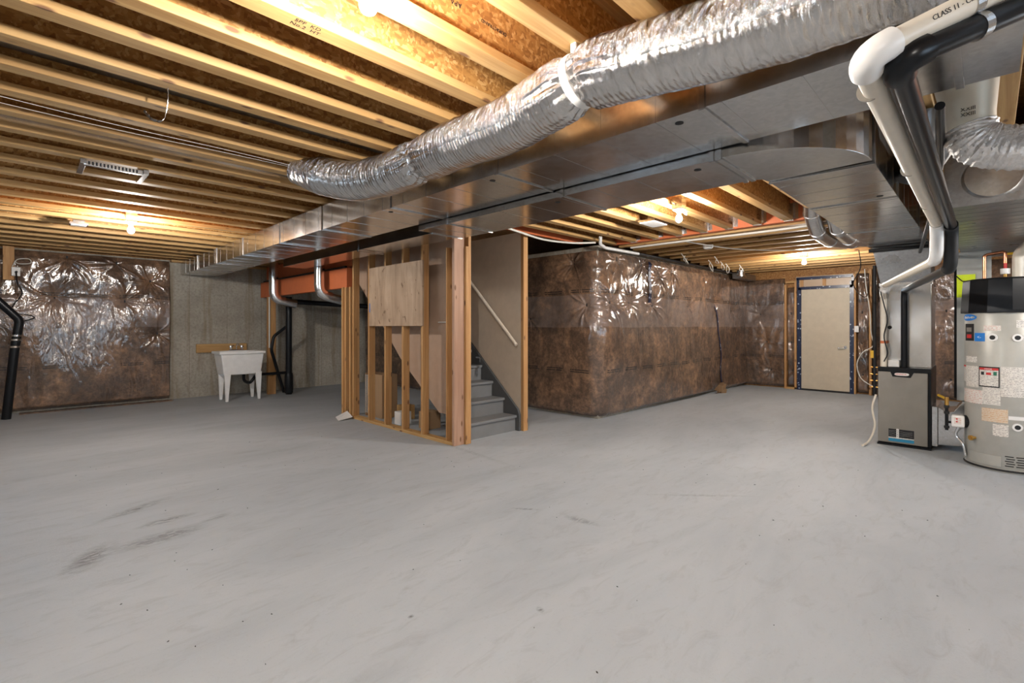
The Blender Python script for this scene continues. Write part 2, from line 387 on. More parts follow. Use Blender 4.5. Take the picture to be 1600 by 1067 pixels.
# ------------------------------------------------------------------ I-joists on the left and over the ducts
def ijoist(axis, L, name):
    t = thing(name, '', 'ceiling joist', (0, 0, 0))
    h = L / 2
    def bx(a0, a1, b0, b1, z0, z1):
        return MB().box(a0, a1, b0, b1, z0, z1) if axis == 0 else MB().box(b0, b1, a0, a1, z0, z1)
    mt = 'flange_x' if axis == 0 else 'wood_y'
    a = bx(-h, h, -.0445, .0445, 0, .042).build('flange', mt, t, bevel=.003)
    b = bx(-h, h, -.0055, .0055, .042, .262).build('web', 'osb', t); tag(b, 'strand board web')
    c = bx(-h, h, -.0445, .0445, .262, .302).build('flange', mt, t)
    return t
Z0 = 2.5
YJ = [-.36, -.02, .30, .64, .98, 1.31, 1.65, 1.98, 2.30, 2.61, 2.94, 3.27, 3.61, 3.95, 4.28, 4.63, 5.07, 5.50, 5.94, 6.38, 6.81, 7.25, 7.68, 8.12, 8.55, 8.99, 9.42, 9.86, 10.22]
protoL = ijoist(0, 9.1, 'floor_joist'); protoS = ijoist(0, 6.35, 'floor_joist')
usedL = usedS = False; N = len(YJ)
for i, y in enumerate(YJ):
    k = N - 1 - i
    lab = ORD[k] + ' yellow wooden ceiling joist counted forward from the back concrete wall'
    yc = y - .0445; short = 4.2 < y < 7.6
    pr = protoS if short else protoL; xc = (-3 + 3.35) / 2 if short else (-3 + 6.1) / 2
    if short and not usedS or (not short and not usedL):
        pr.location = (xc, yc, Z0); tag(pr, lab, 'ceiling joist', 'wooden ceiling joists running to the silver ducts')
        if short: usedS = True
        else: usedL = True
    else: dup(pr, (xc, yc, Z0), lab, 'wooden ceiling joists running to the silver ducts')
# joists beyond the orange beam
protoR = ijoist(1, 6.9, 'floor_joist'); XR = [6.24 + .405 * i for i in range(13)]
for i, x in enumerate(XR):
    lab = ORD[i] + ' wooden ceiling joist past the orange beam, towards the beige door'
    if i == 0:
        protoR.location = (x + .05, .47, Z0 - .02); tag(protoR, lab, 'ceiling joist', 'wooden ceiling joists beyond the orange beam')
    else: dup(protoR, (x + .05, .47, Z0 - .02), lab, 'wooden ceiling joists beyond the orange beam')
# beams
tag(MB().box(6.105, 6.19, -3, 3.94, 2.50, 2.80).build('support_beam', 'orange', bevel=.004), 'orange coated beam carrying the joist ends above the lit bulb, beyond the ducts', 'beam')
tag(MB().box(3.36, 5.74, 4.2, 4.245, 2.50, 2.80).build('support_beam', 'orange', bevel=.004), 'short orange coated header over the foot of the stairs', 'beam')
tag(MB().box(3.36, 3.45, 6.7, 10.3, 1.88, 2.17).build('support_beam', 'orange', bevel=.004), 'lower orange beam over the opening beside the laundry sink', 'beam')
tag(MB().box(3.47, 3.56, 6.7, 10.3, 2.21, 2.49).build('support_beam', 'orange', bevel=.004), 'upper orange beam tight under the joists, behind the two round pipes', 'beam')
# joist hangers
hg = None
for i, y in enumerate([.98, 1.31, 1.65, 1.98, 2.30, 2.61, 2.94, 3.27, 3.61]):
    lab = ORD[i] + ' steel joist hanger on the orange beam, counted from the wide duct'
    b = MB().box(6.055, 6.105, -.049, -.0465, .0, .22).box(6.055, 6.105, .0465, .049, .0, .22).box(6.055, 6.105, -.049, .049, -.003, 0).box(6.098, 6.104, -.09, .09, .02, .2)
    if hg is None:
        hg = b.build('joist_hanger', 'galv_new'); tag(hg, lab, 'bracket', 'joist hangers on the orange beam'); o = hg
    else: o = hg.copy(); COL.objects.link(o); o['label'] = lab
    o.location = (6.08, y - .0445, Z0 - .003)

# stamps on joists and beams
def stamp(x, y, z, body, size, name='ink_stamp', rot=0, label=''):
    m = Matrix.Translation((x, y, z)) @ Matrix.Rotation(rot, 4, 'Z') @ Matrix.Rotation(PI, 4, 'X')
    o = MB().text(body, size, m, .0003).build(name, 'blackm', fix=False); tag(o, label, 'stamp'); return o
stamp(.80, 1.93, Z0 - .001, 'SPF  KD\nNo.2  HT', .03, rot=0, label='small black grade stamp under a near ceiling joist left of the lit bulb')
stamp(1.42, .935, Z0 - .001, 'SPF  KD\nNo.2  HT', .034, rot=0, label='black grade stamp under the joist beside the foil duct strap')

for (x, z, bd, sz, lb) in ((1.29, 2.672, 'APA', .034, 'small upside-down ink mark on the strand board web right of the brightest bulb'), (1.51, 2.665, 'DURASTRAND', .024, 'longer upside-down ink lettering on the strand board web near the foil duct')):
    mm = Matrix(((-1, 0, 0, x), (0, 0, -1, 1.5995), (0, -1, 0, z), (0, 0, 0, 1)))
    tag(MB().text(bd, sz, mm, .0003).build('ink_stamp', 'blackm', fix=False), lb, 'stamp')
# ------------------------------------------------------------------ ducts
def seam_x(mb, x, y0, y1, z, zt, side_y=None):      # flange across a duct running in X
    mb.box(x - .012, x + .012, y0 - .006, y1 + .006, z - .008, z)
    mb.box(x - .012, x + .012, y0 - .008, y0, z - .008, zt)
def seam_y(mb, y, x0, x1, z, zt):
    mb.box(x0 - .008, x1 + .006, y - .013, y + .013, z - .008, z)
    mb.box(x0 - .009, x0, y - .013, y + .013, z - .008, zt)
t = thing('supply_duct', 'long silver rectangular duct beside the foil duct, ending at the back concrete wall', 'duct', (2.32, 5, 2.25))
X0, X1 = 2.06, 2.585; zb, zt = 2.25, 2.478
ys = [.08, .88, 2.16, 3.07, 3.45, 4.66, 5.1, 5.75, 6.15, 7.35, 7.95, 8.35, 8.7]
for y in (.08, .88, 2.16, 3.38, 4.62, 5.71, 7.0, 8.2, 9.3): seam_y(MB(), y, X0, X1, zb, zt); b = MB(); seam_y(b, y, X0, X1, zb, zt); b.build('seam', 'galv', t, bevel=.001)
rb = MB().box(X0, X1, -.08, 10.47, zb, zt)
for k in range(34):
    y = .2 + k * .30; rb.box(X0 + .002, X1 - .002, y - .0025, y + .0025, zb - .0014, zb + .001); rb.box(X0 - .0014, X0 + .001, y - .0025, y + .0025, zb + .002, zt - .002)
rb.build('body', 'galv', t)
for y in (1.02, 2.28, 3.5): MB().lathe([(0.001, 0), (.019, 0), (.019, .002), (.001, .002)], (X0 + .08, y, zb - .002), 20).build('test_hole', 'blackm', t)

t = thing('return_duct', 'second silver rectangular duct right of the first, ending in a round elbow', 'duct', (2.86, 3, 2.2))
A0, A1 = 2.605, 3.13; za, zu = 2.20, 2.478
MB().box(2.80, 3.13, 3.78, 7.6, za + .01, zu).build('body', 'galv', t, bevel=.002)
# elbow: rounded outer corner from the -X face to the -Y face
cx, cy, R = 3.21, 1.03, .0
outer = [(A0 + .6 * (1 - math.cos(a)), 1.02 - .575 * math.sin(a)) for a in np.linspace(0, PI / 2, 14)]
inner = [(A1 + .11, .965), (A1 + .03, .98), (A1, 1.02)]
poly = outer + inner
MB().prism([(x, y) for x, y in poly], 2, za, zu).build('elbow', 'galv', t, bevel=.002, smooth=False)
for y in (1.02, 1.06): b = MB(); seam_y(b, y, A0, A1, za, zu); b.build('seam', 'galv', t, bevel=.001)
for y in (2.08, 3.35): b = MB(); seam_y(b, y, A0, A1, za, zu); b.build('seam', 'galv', t, bevel=.001)
b = MB(); seam_y(b, 3.8, A0 + .17, A1, za, zu); b.build('seam', 'galv', t, bevel=.001)
b = MB(); seam_y(b, 5.3, 2.8, A1, za, zu); b.build('seam', 'galv', t, bevel=.001)
rb = MB().box(A0, A1, 1.02, 3.78, za, zu)
for k in range(9): y = 1.25 + k * .29; rb.box(A0 + .002, A1 - .002, y - .0025, y + .0025, za - .0014, za + .001)
rb.build('body', 'galv', t)
for y in (1.18, 2.2): MB().lathe([(0.001, 0), (.02, 0), (.02, .002), (.001, .002)], (A0 + .1, y, za - .002), 20).build('test_hole', 'blackm', t)

t = thing('branch_duct', 'wide silver duct running from the elbow to above the furnace', 'duct', (5, .7, 2.2))
for x in (3.26, 4.22, 5.6, 7.05): b = MB(); seam_x(b, x, .445, .965, za, zu); b.build('seam', 'galv', t, bevel=.001)
rb = MB().box(3.24, 7.35, .445, .965, za, zu)
for k in range(13): x = 3.42 + k * .29; rb.box(x - .0025, x + .0025, .447, .963, za - .0014, za + .001); rb.box(x - .0025, x + .0025, .4436, .446, za + .002, zu - .002)
rb.build('body', 'galv', t)
MB().lathe([(0.001, 0), (.02, 0), (.02, .002), (.001, .002)], (4.12, .53, za - .002), 20).build('test_hole', 'blackm', t)

t = thing('return_air_duct', 'dull silver return duct above the water heater with a round capped end', 'duct', (6, -.1, 2.1))
rb = MB().box(4.36, 7.75, -.62, .215, 2.1, zu)
for k in range(20): x = 4.5 + k * .16; rb.box(x - .004, x + .004, -.618, .213, 2.098, 2.101)
rb.build('body', 'galv_dark', t)
MB().lathe([(.001, 0), (.135, 0), (.135, .05), (.001, .05)], (4.31, -.02, 2.27), 32, axis=0).build('end_cap', 'galv_new', t, smooth=True)
MB().box(7.05, 7.7, -.02, .245, .52, 2.1).build('drop', 'heater', t, bevel=.002)
MB().box(7.15, 7.6, .246, .27, .53, 2.1).build('black_side_strip', 'blackm', t)  # thin matt black strip for the dark line along the drop

# flex duct with foil jacket
cp = [(1.42, 3.62, 2.44), (1.52, 3.42, 2.39), (1.66, 3.18, 2.335), (1.74, 2.85, 2.33), (1.76, 2.55, 2.345), (1.755, 2.2, 2.35), (1.74, 1.75, 2.33), (1.68, 1.3, 2.35), (1.68, 1.2, 2.36), (1.70, .98, 2.345), (1.76, .6, 2.33), (1.80, .3, 2.34), (1.82, -.1, 2.35), (1.84, -.6, 2.36)]
pp = bez(cp, 22); nP = len(pp); rr = []
for i, p in enumerate(pp):
    r = .135
    for yy, dd, ww in ((2.52, .024, .05), (1.245, .034, .05)): r -= dd * math.exp(-((p.y - yy) / ww) ** 2)
    if p.y > 3.42: r *= max(.3, 1 - (p.y - 3.42) * 1.9)
    rr.append(r)
def crink(i, a, r):
    p = pp[i]; q = Vector((p.x * 3 + math.cos(a) * 1.5, p.y * 16, math.sin(a) * 1.5))
    up = .5 + .5 * math.sin(a)
    k = .004 * mnoise.noise(q * .6) + .002 * mnoise.noise(q * 2.3 + Vector((5, 1, 2))) + .0012 * math.sin(p.y * 120)
    for yy in (2.52, 1.245): k += .009 * math.exp(-abs(p.y - yy) / .10) * math.sin(a * 17 + mnoise.noise(q * .3) * 4)
    return r + k
t = thing('insulated_flex_duct', 'fat crinkled foil-wrapped flexible duct slung under the joists', 'duct', (1.76, 1.5, 2.2))
MB().tube(pp, rr, 72, True, crink).build('foil_jacket', 'foil', t, smooth=True)
def ringband(y, wd, r, name, mat, par):
    i = min(range(nP), key=lambda j: abs(pp[j].y - y)); c = pp[i]; T = (pp[i + 1] - pp[i - 1]).normalized()
    b = MB(); b.tube([c - T * wd, c - T * wd * .5, c + T * wd * .5, c + T * wd], [r, r + .003, r + .003, r], 40, True); return b.build(name, mat, par, smooth=True)
ringband(1.245, .018, .112, 'hanging_strap', 'white', t)
MB().box(1.63, 1.64, 1.232, 1.256, 2.44, 2.5).build('strap_end', 'white', t)
ringband(2.52, .012, .114, 'hanging_strap', 'galv_new', t)

# second flex duct at right edge
t = thing('round_boot', 'pale round duct take-off with a small printed sticker, under the near duct end', 'duct fitting', (2.86, .05, 2.1))
MB().tube([(2.84, .075, 2.47), (2.86, .07, 2.36), (2.89, .062, 2.22), (2.90, .058, 2.14)], [.118, .105, .086, .082], 40).build('body', 'boot', t, smooth=True)
d = Vector((-2.9, -.06, 0)).normalized()
m = Matrix.Translation((2.797, .062, 2.225)) @ Matrix(((0, 0, -1, 0), (-1, 0, 0, 0), (0, 1, 0, 0), (0, 0, 0, 1)))
MB().text('FAN\nXXIII\nXXIII', .022, m, .0005).build('sticker', 'blackm', t, fix=False)
fp = bez([(2.90, .058, 2.175), (2.90, .045, 2.12), (2.915, -.02, 2.075), (2.94, -.16, 2.05), (2.98, -.5, 2.04), (3.0, -1.0, 2.1), (3.0, -1.6, 2.2)], 16)
def crink2(i, a, r):
    p = fp[i]; q = Vector((math.cos(a) * 4, i * .8, math.sin(a) * 4)); return r + .005 * mnoise.noise(q) + .003 * math.sin(i * 1.9)
t2 = MB().tube(fp, [.09] * len(fp), 56, True, crink2).build('insulated_flex_duct', 'foil2', smooth=True)
tag(t2, 'pale crinkled foil flexible duct bending off to the right above the water heater', 'duct')
# dark round duct behind the black pipe
tag(MB().tube(elbow_path([(3.45, .18, 2.48), (3.5, .2, 2.30), (4.1, .32, 2.30), (4.3, .5, 2.45)], .12), .085, 24).build('round_duct', 'galv_dark', smooth=True), 'dark elbowed round duct behind the white and black pipes', 'duct')

# two silver elbows beyond wide duct
for k, (y0, lab) in enumerate(((1.36, 'silver elbowed round pipe dropping beside the wide duct, farther from the furnace'), (1.17, 'silver elbowed round pipe nearest the wide duct above the doorway side'))):
    t = thing('round_duct', lab, 'duct', (6.3, y0, 2.3), 'silver elbowed pipes beside the wide duct')
    path = elbow_path([(5.55, y0 - .1, 2.56), (5.85, y0 - .03, 2.50), (6.25, y0, 2.36), (6.85, y0, 2.34), (7.6, y0 - .1, 2.40), (7.9, y0 - .15, 2.47)], .1)
    MB().tube(path, .078, 28).build('pipe', 'galv_new', t, smooth=True)
    for i in (3, 10, 17, 24):
        c = path[min(i, len(path) - 2)]; T = (path[min(i + 1, len(path) - 1)] - c).normalized(); MB().tube([c - T * .008, c + T * .008], .083, 28).build('crimp_ring', 'galv_new', t, smooth=True)
# two vertical round pipes near the sink
for (y0, lab) in ((9.2, 'silver round pipe dropping to an elbow beside the sink side of the orange beam'), (7.3, 'silver round pipe dropping to an elbow nearest the stud wall')):
    t = thing('round_duct', lab, 'duct', (3.27, y0, 1.7), 'silver round drop pipes in front of the orange beams')
    path = elbow_path([(3.22, y0, 2.475), (3.22, y0, 1.80), (3.60, y0 - .05, 1.72)], .14)
    MB().tube(path, .076, 28).build('pipe', 'galv_new', t, smooth=True)
    for z in (2.2, 1.95): MB().lathe([(.076, -.006), (.081, -.006), (.081, .006), (.076, .006)], (3.22, y0, z), 28).build('crimp_ring', 'galv_new', t, smooth=True)
# sheet metal panning between joists on the left
tag(MB().box(-3, 1.95, 3.962, 4.178, 2.53, 2.64).build('joist_bay_duct', 'galv_new', bevel=.003), 'narrow silver duct tucked between ceiling joists left of the foil duct end', 'duct')
tag(MB().box(-3, 2.04, 2.952, 3.17, 2.57, 2.72).build('joist_bay_duct', 'galv_dark', bevel=.003), 'dark metal duct inside the joist bay behind the dangling strap', 'duct')
tag(MB().cyl((-3, 1.72, 2.745), (5.9, 1.72, 2.745), .013, 12).build('water_pipe', 'wire', smooth=True), 'thin grey pipe running inside the joist bay near the big lit bulb', 'pipe')

# ------------------------------------------------------------------ light bulbs
def lamp(x, y, z, lab, ztop=2.56):
    t = thing('light_bulb', lab, 'light', (x, y, z), 'bare bulbs on ceiling holders')
    prof = [(.001, -.03), (.012, -.029), (.022, -.022), (.03, -.005), (.03, .008), (.022, .028), (.014, .045), (.013, .055)]
    MB().lathe(prof, (x, y, z), 24).build('globe', 'bulb', t, smooth=True)
    MB().lathe([(.018, .056), (.02, .06), (.03, .075), (.055, .088), (.055, .1), (.001, .1)], (x, y, z), 24).build('lamp_holder', 'white', t, smooth=True)
    MB().box(x - .05, x + .05, y - .05, y + .05, z + .1, max(z + .135, ztop)).build('junction_box', 'galv', t)
    zz = max(z + .135, ztop) - .008
    if x < 6: MB().box(x - .008, x + .008, y - .22, y + .22, zz - .01, zz).build('hanger_bar', 'galv', t)
    else: MB().box(x - .22, x + .22, y - .008, y + .008, zz - .01, zz).build('hanger_bar', 'galv', t)
    return t
lamp(.80, 1.445, 2.36, 'brightest bare bulb, nearest, at the top of the picture left of the foil duct')
lamp(.85, 6.63, 2.35, 'bare lit bulb over the left insulated wall')
lamp(4.48, 2.14, 2.35, 'bare lit bulb beyond the ducts, over the insulated corner', 2.56)
lamp(8.95, 2.14, 2.345, 'small distant bare lit bulb in front of the beige door', 2.55)

lamp(-.9, -1.55, 2.35, 'added unseen bulb behind the viewpoint over the near end of the floor', 2.56)  # added lamp, out of view, lights the floor near the camera
lamp(4.9, -1.75, 2.35, 'added unseen bulb beyond the right picture edge beside the water heater side', 2.56)  # extra lamp added past the right edge, never in view
# ------------------------------------------------------------------ insulation under poly
def sheet(name, path, H, staples, res, mat, label, seed=0, depth=.075, zbase=.03, cat='insulation', wrinkle=1.0):
    P = [Vector(p) for p in path]; segs = []; L = 0
    for a, b in zip(P, P[1:]): segs.append((L, (b - a).length, a, b)); L += (b - a).length
    ns = int(L / res) + 1; nz = int(H / res) + 1
    s = np.linspace(0, L, ns); z = np.linspace(0, H, nz); S, Zg = np.meshgrid(s, z, indexing='ij')
    base = np.zeros((ns, 2)); nor = np.zeros((ns, 2))
    for i, sv in enumerate(s):
        for (l0, ll, a, b) in segs:
            if sv <= l0 + ll + 1e-6:
                q = a.lerp(b, (sv - l0) / ll); d_ = (b - a).normalized(); base[i] = (q.x, q.y); nor[i] = (-d_.y, d_.x); break
    for _ in range(6):
        nor[1:-1] = (nor[:-2] + nor[1:-1] * 2 + nor[2:]) / 4
    nor /= np.linalg.norm(nor, axis=1)[:, None]
    rs = np.random.RandomState(seed); D = np.full_like(S, depth)
    for k in range(9):
        a, b, p1, p2 = rs.uniform(.6, 3.2), rs.uniform(.8, 3.4), rs.uniform(0, 6.3), rs.uniform(0, 6.3)
        D += .011 * np.sin(a * S + p1) * np.sin(b * Zg + p2)
    for k in range(12):
        a, b, p1 = rs.uniform(12, 40), rs.uniform(-9, 9), rs.uniform(0, 6.3); c0 = rs.uniform(0, L)
        D += .0014 * wrinkle * np.sin(a * S + b * Zg + p1 + 1.5 * np.sin(3 * Zg + k)) * np.exp(-((S - c0) / .8) ** 2)
    for (u, v) in staples:
        dx, dz = S - u, Zg - v; r = np.sqrt(dx ** 2 + dz ** 2) + 1e-4; th = np.arctan2(dz, dx)
        D -= .06 * np.exp(-(r / .13) ** 1.1)
        nf = rs.randint(8, 13); ph = rs.uniform(0, 6.3)
        g = np.zeros_like(r)
        for q_ in range(nf * 2):
            a0 = rs.uniform(-PI, PI); wd = rs.uniform(.05, .13); am = rs.uniform(.5, 1.2); ln = rs.uniform(.14, .42)
            da = np.abs((th - a0 + .12 * np.sin(9 * r + q_) + PI) % (2 * PI) - PI)
            g += am * np.exp(-(da / wd) ** 2) * np.exp(-(r / ln) ** 2)
        D += wrinkle * .012 * g * np.minimum(1, r / .07)
    D *= np.clip((Zg + .02) / .07, .25, 1) * (1 - .55 * np.clip((Zg - H + .10) / .10, 0, 1))
    D = np.maximum(D, .006)
    X = base[:, None, 0] + nor[:, None, 0] * D; Y = base[:, None, 1] + nor[:, None, 1] * D
    v = np.stack([X, Y, Zg + zbase], -1).reshape(-1, 3)
    bk = np.stack([np.repeat(base[:, 0:1], 2, 1), np.repeat(base[:, 1:2], 2, 1), np.tile([zbase, zbase + H], (ns, 1))], -1).reshape(-1, 3)
    idx = np.arange(ns * nz).reshape(ns, nz)
    f = np.stack([idx[:-1, :-1], idx[1:, :-1], idx[1:, 1:], idx[:-1, 1:]], -1).reshape(-1, 4).tolist()
    o = ns * nz
    for i in range(ns - 1):
        f.append((o + 2 * i, o + 2 * i + 2, int(idx[i + 1, 0]), int(idx[i, 0]))); f.append((int(idx[i, -1]), int(idx[i + 1, -1]), o + 2 * i + 3, o + 2 * i + 1))
    for e in (0, ns - 1):
        f.append(tuple([o + 2 * e] + [int(q) for q in idx[e, :]] + [o + 2 * e + 1]))
    mb = MB(); mb.v = [tuple(q) for q in v.tolist()] + [tuple(q) for q in bk.tolist()]; mb.f = f
    t = thing(name, label, cat, (sum(p.x for p in P) / len(P), sum(p.y for p in P) / len(P), 0))
    ob = mb.build('poly_sheet', mat, t, smooth=False)
    for p in ob.data.polygons: p.use_smooth = True
    def at(u, vv):
        i = min(ns - 1, max(0, int(round(u / L * (ns - 1))))); j = min(nz - 1, max(0, int(round(vv / H * (nz - 1)))))
        return Vector((X[i, j], Y[i, j], Zg[i, j] + zbase)), Vector((nor[i, 0], nor[i, 1], 0))
    t['_n'] = 1
    for (u, vv) in staples:
        q, nn = at(u, vv); tt = Vector((-nn.y, nn.x, 0)); bb = MB()
        bb.hexa([q + tt * a + nn * b + Vector((0, 0, -.035)) for a, b in ((-.012, -.004), (.012, -.004), (.012, .006), (-.012, .006))], [q + tt * a + nn * b + Vector((0, 0, .035)) for a, b in ((-.012, -.004), (.012, -.004), (.012, .006), (-.012, .006))])
        bb.build('fixing_tab', 'blackm', t)
    del t['_n']; return t, at
def tape_strip(t, at, pts, wd):
    b = MB(); A = []
    for i, (u, v) in enumerate(pts):
        q, nn = at(u, v); tt = Vector((-nn.y, nn.x, 0)); q = q + nn * .016; wk = wd * (.8 + .4 * ((i * 7) % 5) / 5)
        A += [q - tt * wk, q + tt * wk, q + tt * wk - nn * .003, q - tt * wk - nn * .003]
    k = len(pts); f = []
    for i in range(k - 1):
        for j in range(4): f.append((4 * i + j, 4 * i + (j + 1) % 4, 4 * i + 4 + (j + 1) % 4, 4 * i + 4 + j))
    f += [(0, 1, 2, 3), (4 * k - 4, 4 * k - 3, 4 * k - 2, 4 * k - 1)]
    b.add(A, f).build('blue_tape', 'navy', t)
# centre block: path ordered so the left normal points outwards
arc = [(5.73 + .15 - .15 * math.cos(a), 3.93 + .15 - .15 * math.sin(a)) for a in np.linspace(0, PI / 2, 8)]
pathC = [(11.36, 3.93, 0)] + [(x, y, 0) for x, y in reversed(arc)] + [(5.73, 10.36, 0)]
SF = lambda X: 11.36 - X            # position along the front face
cor = 11.36 - 5.88 + .235
SL = lambda Y: cor + (Y - 4.08)
st = [(SF(5.97), 1.62), (SF(6.5), 1.63), (SF(7.25), 1.62), (SF(7.45), 2.1), (SF(8.52), 1.64), (SF(9.75), 1.78), (SF(6.9), 2.25), (SF(7.9), 2.22), (SF(6.2), 2.27), (SF(10.6), 1.6), (SF(9.2), 2.2), (SL(4.1), 1.58), (SL(4.35), 2.2), (SL(5.2), 1.4), (SL(6.6), 1.2), (SL(8), 1.6)]
tC, atC = sheet('wall_insulation', pathC, 2.36, st, .012, 'insul', 'brown insulation under shiny plastic wrapping the central block, with blue tape strips', 3, wrinkle=1.5)
tape_strip(tC, atC, [(SF(7.06), 1.66 + .05 * i) for i in range(14)], .04)
tape_strip(tC, atC, [(SF(9.65 + .45 * i / 14 + .03 * math.sin(i)), 1.68 - .12 * i) for i in range(14)], .024)
stL = [(1.25 + 3, 1.70), (.39 + 3, 1.73), (.53 + 3, 2.37), (1.15 + 3, 2.33), (1.70 + 3, 1.16), (1.60 + 3, 2.06), (-.4 + 3, 1.7), (-.5 + 3, 2.3), (-1.3 + 3, 1.7)]
pathL = [(1.88, 10.497, 0), (-2.99, 10.497, 0)]
stL = [(1.88 - (u - 3), v) for (u, v) in stL]
tL, atL = sheet('wall_insulation', pathL, 2.44, stL, .012, 'insul', 'brown insulation under shiny plastic on the back wall, left of the bare concrete', 11, .10, wrinkle=1.0)
tag(MB().box(.0, 1.9, 10.22, 10.34, 0, .02).build('plastic_scrap', 'insul2'), 'folded plastic edge lying on the floor under the left insulated wall', 'plastic')
tag(MB().box(-.17, -.05, 10.33, 10.37, 2.0, 2.5).build('wood_block', 'stud_z', bevel=.003), 'upright piece of wood at the upper left holding the outlet', 'board')
t = thing('wall_outlet', 'white outlet box with a black cord plugged in, upper left', 'outlet', (-.035, 10.33, 2.06))
MB().box(-.08, .01, 10.29, 10.33, 2.06, 2.19).build('cover', 'white', t, bevel=.004)
MB().lathe([(.001, 0), (.016, 0), (.016, .03), (.001, .03)], (-.03, 10.26, 2.12), 16, axis=1).build('plug', 'black', t)
tag(MB().tube(bez([(-.03, 10.26, 2.12), (-.02, 10.2, 1.95), (.03, 10.2, 1.8), (-.06, 10.2, 1.62), (-.1, 10.2, 1.5), (.06, 10.2, 1.49), (.16, 10.2, 1.44), (.02, 10.2, 1.38)]), .008, 8).build('power_cord', 'black', smooth=True), 'black power cord hanging from the white outlet at upper left', 'cord')
tag(MB().tube(bez([(-.07, 10.3, 2.2), (-.02, 10.26, 2.3), (.1, 10.25, 2.32), (.12, 10.25, 2.26), (0, 10.25, 2.24), (-.05, 10.3, 2.28)]), .006, 8).build('cable_loop', 'wire', smooth=True), 'small white cable loop above the outlet at upper left', 'cable')
# black vent pipe at far left
t = thing('drain_pipe', 'slanted black pipe with silver clamps in front of the left insulated wall', 'pipe', (-.13, 9.89, 0))
top = Vector((-.01, 9.89, 1.40))
path = elbow_path([(-.13, 9.89, 0), (-.045, 9.89, 1.0), (.005, 9.89, 1.40), (-.42, 9.86, 1.93), (-.9, 9.85, 2.48)], .06)
MB().tube(path, .052, 24).build('pipe', 'black', t, smooth=True)
for z in (1.02, 1.12, 1.18): f = z / 1.4; MB().lathe([(.052, -.012), (.06, -.012), (.06, .012), (.052, .012)], (-.13 + .12 * f, 9.89, z), 24).build('clamp', 'chrome', t, smooth=True)

# ------------------------------------------------------------------ door wall
def batt(y0, y1, lab, seed, zt=2.30, n=3, mat='insul2'):
    s_ = y1 - y0; rs = np.random.RandomState(seed)
    stp = [(s_ * rs.uniform(.3, .7), .35 + i * .6) for i in range(n)]
    return sheet('wall_insulation', [(11.46, y0, 0), (11.46, y1, 0)], zt, stp, .02, mat, lab, seed, .09)
batt(3.10, 3.92, 'dark insulation under plastic on the far wall, in the corner left of the framed strip', 21)
batt(2.90, 3.03, 'narrow strip of insulation framed by two studs left of the door', 22, 2.1, 3)
batt(1.64, 1.81, 'narrow shiny insulation strip between studs right of the door', 23, 2.3, 4)
batt(-1.9, 1.575, 'wide stretch of insulation under plastic on the far wall behind the furnace', 24, 2.4, 8, 'insul')
t = thing('door_framing', 'pine stud framing around the beige door on the far wall', 'framing', (11.36, 2.35, 0))
for (y0, y1, z0, z1) in ((3.04, 3.08, 0, 2.19), (2.85, 2.89, .04, 2.24), (1.83, 1.875, 0, 2.33), (1.585, 1.625, 0, 2.4)):
    MB().box(11.33, 11.42, y0, y1, z0, z1).build('stud', 'stud_z', t, bevel=.002)
MB().box(11.33, 11.42, 2.89, 3.04, 0, .04).build('sill', 'wood_y', t, bevel=.002)
MB().box(11.34, 11.42, 2.85, 3.06, 2.22, 2.26).build('top_plate', 'wood_y', t, bevel=.002)
MB().box(11.34, 11.42, 1.6, 1.85, 2.33, 2.37).build('top_plate', 'wood_y', t, bevel=.002)
MB().box(11.37, 11.43, 1.87, 2.87, 2.09, 2.34).build('header_panel', 'poly', t)
for y in (2.76, 2.36): MB().box(11.355, 11.37, y - .03, y + .03, 2.12, 2.28).build('cripple', 'stud_z', t)
d = thing('door_1', None, None, (11.35, 2.345, 0)); struct(d)
MB().box(11.33, 11.375, 1.93, 2.76, .035, 2.065).build('door_leaf', 'door', d, bevel=.002)
MB().box(11.32, 11.38, 1.93, 2.76, .0, .035).build('door_sweep', 'blackm', d)
for (y0, y1, z0, z1) in ((2.762, 2.835, 0, 2.1), (1.86, 1.928, 0, 2.2), (1.875, 2.815, 2.067, 2.125), (1.875, 2.85, 2.27, 2.325), (2.80, 2.845, 2.1, 2.3), (1.86, 1.90, 2.1, 2.3)):
    MB().box(11.318, 11.332, y0, y1, z0, z1).build('blue_tape', 'navy', d)
h = MB().lathe([(.001, 0), (.03, 0), (.03, .012), (.001, .012)], (11.318, 2.0, .90), 20, axis=0); h.tube(elbow_path([(11.318, 2.0, .9), (11.275, 2.0, .9), (11.272, 2.12, .885)], .015), .010, 10)
h.build('lever_handle', 'chrome', d, smooth=True)
t = thing('light_switch', 'small white switch plate on the stud right of the door', 'switch', (11.3, 1.8, 1.2)); MB().box(11.3, 11.33, 1.78, 1.85, 1.2, 1.32).build('plate', 'white', t, bevel=.003); MB().box(11.29, 11.3, 1.805, 1.825, 1.24, 1.28).build('toggle', 'white', t)
tag(MB().tube(bez([(11.25, 1.68, 2.4), (11.25, 1.66, 2.1), (11.25, 1.6, 1.6), (11.25, 1.58, 1.2), (11.25, 1.55, .95), (11.2, 1.7, .82), (11.2, 1.79, .6), (11.2, 1.74, .35), (11.2, 1.6, .22), (11.2, 1.48, .18)]), .009, 8).build('cable', 'wire', smooth=True), 'looping pale cable hanging right of the beige door', 'cable')
tag(MB().tube(bez([(8.9, 1.4, 2.46), (8.9, 1.38, 2.2), (9.4, 1.55, 2.0), (10.3, 1.6, 1.86), (11.2, 1.63, 1.9), (11.25, 1.62, 2.3)]), .007, 8).build('cable', 'black', smooth=True), 'thin black cable drooping across the top of the beige door', 'cable')
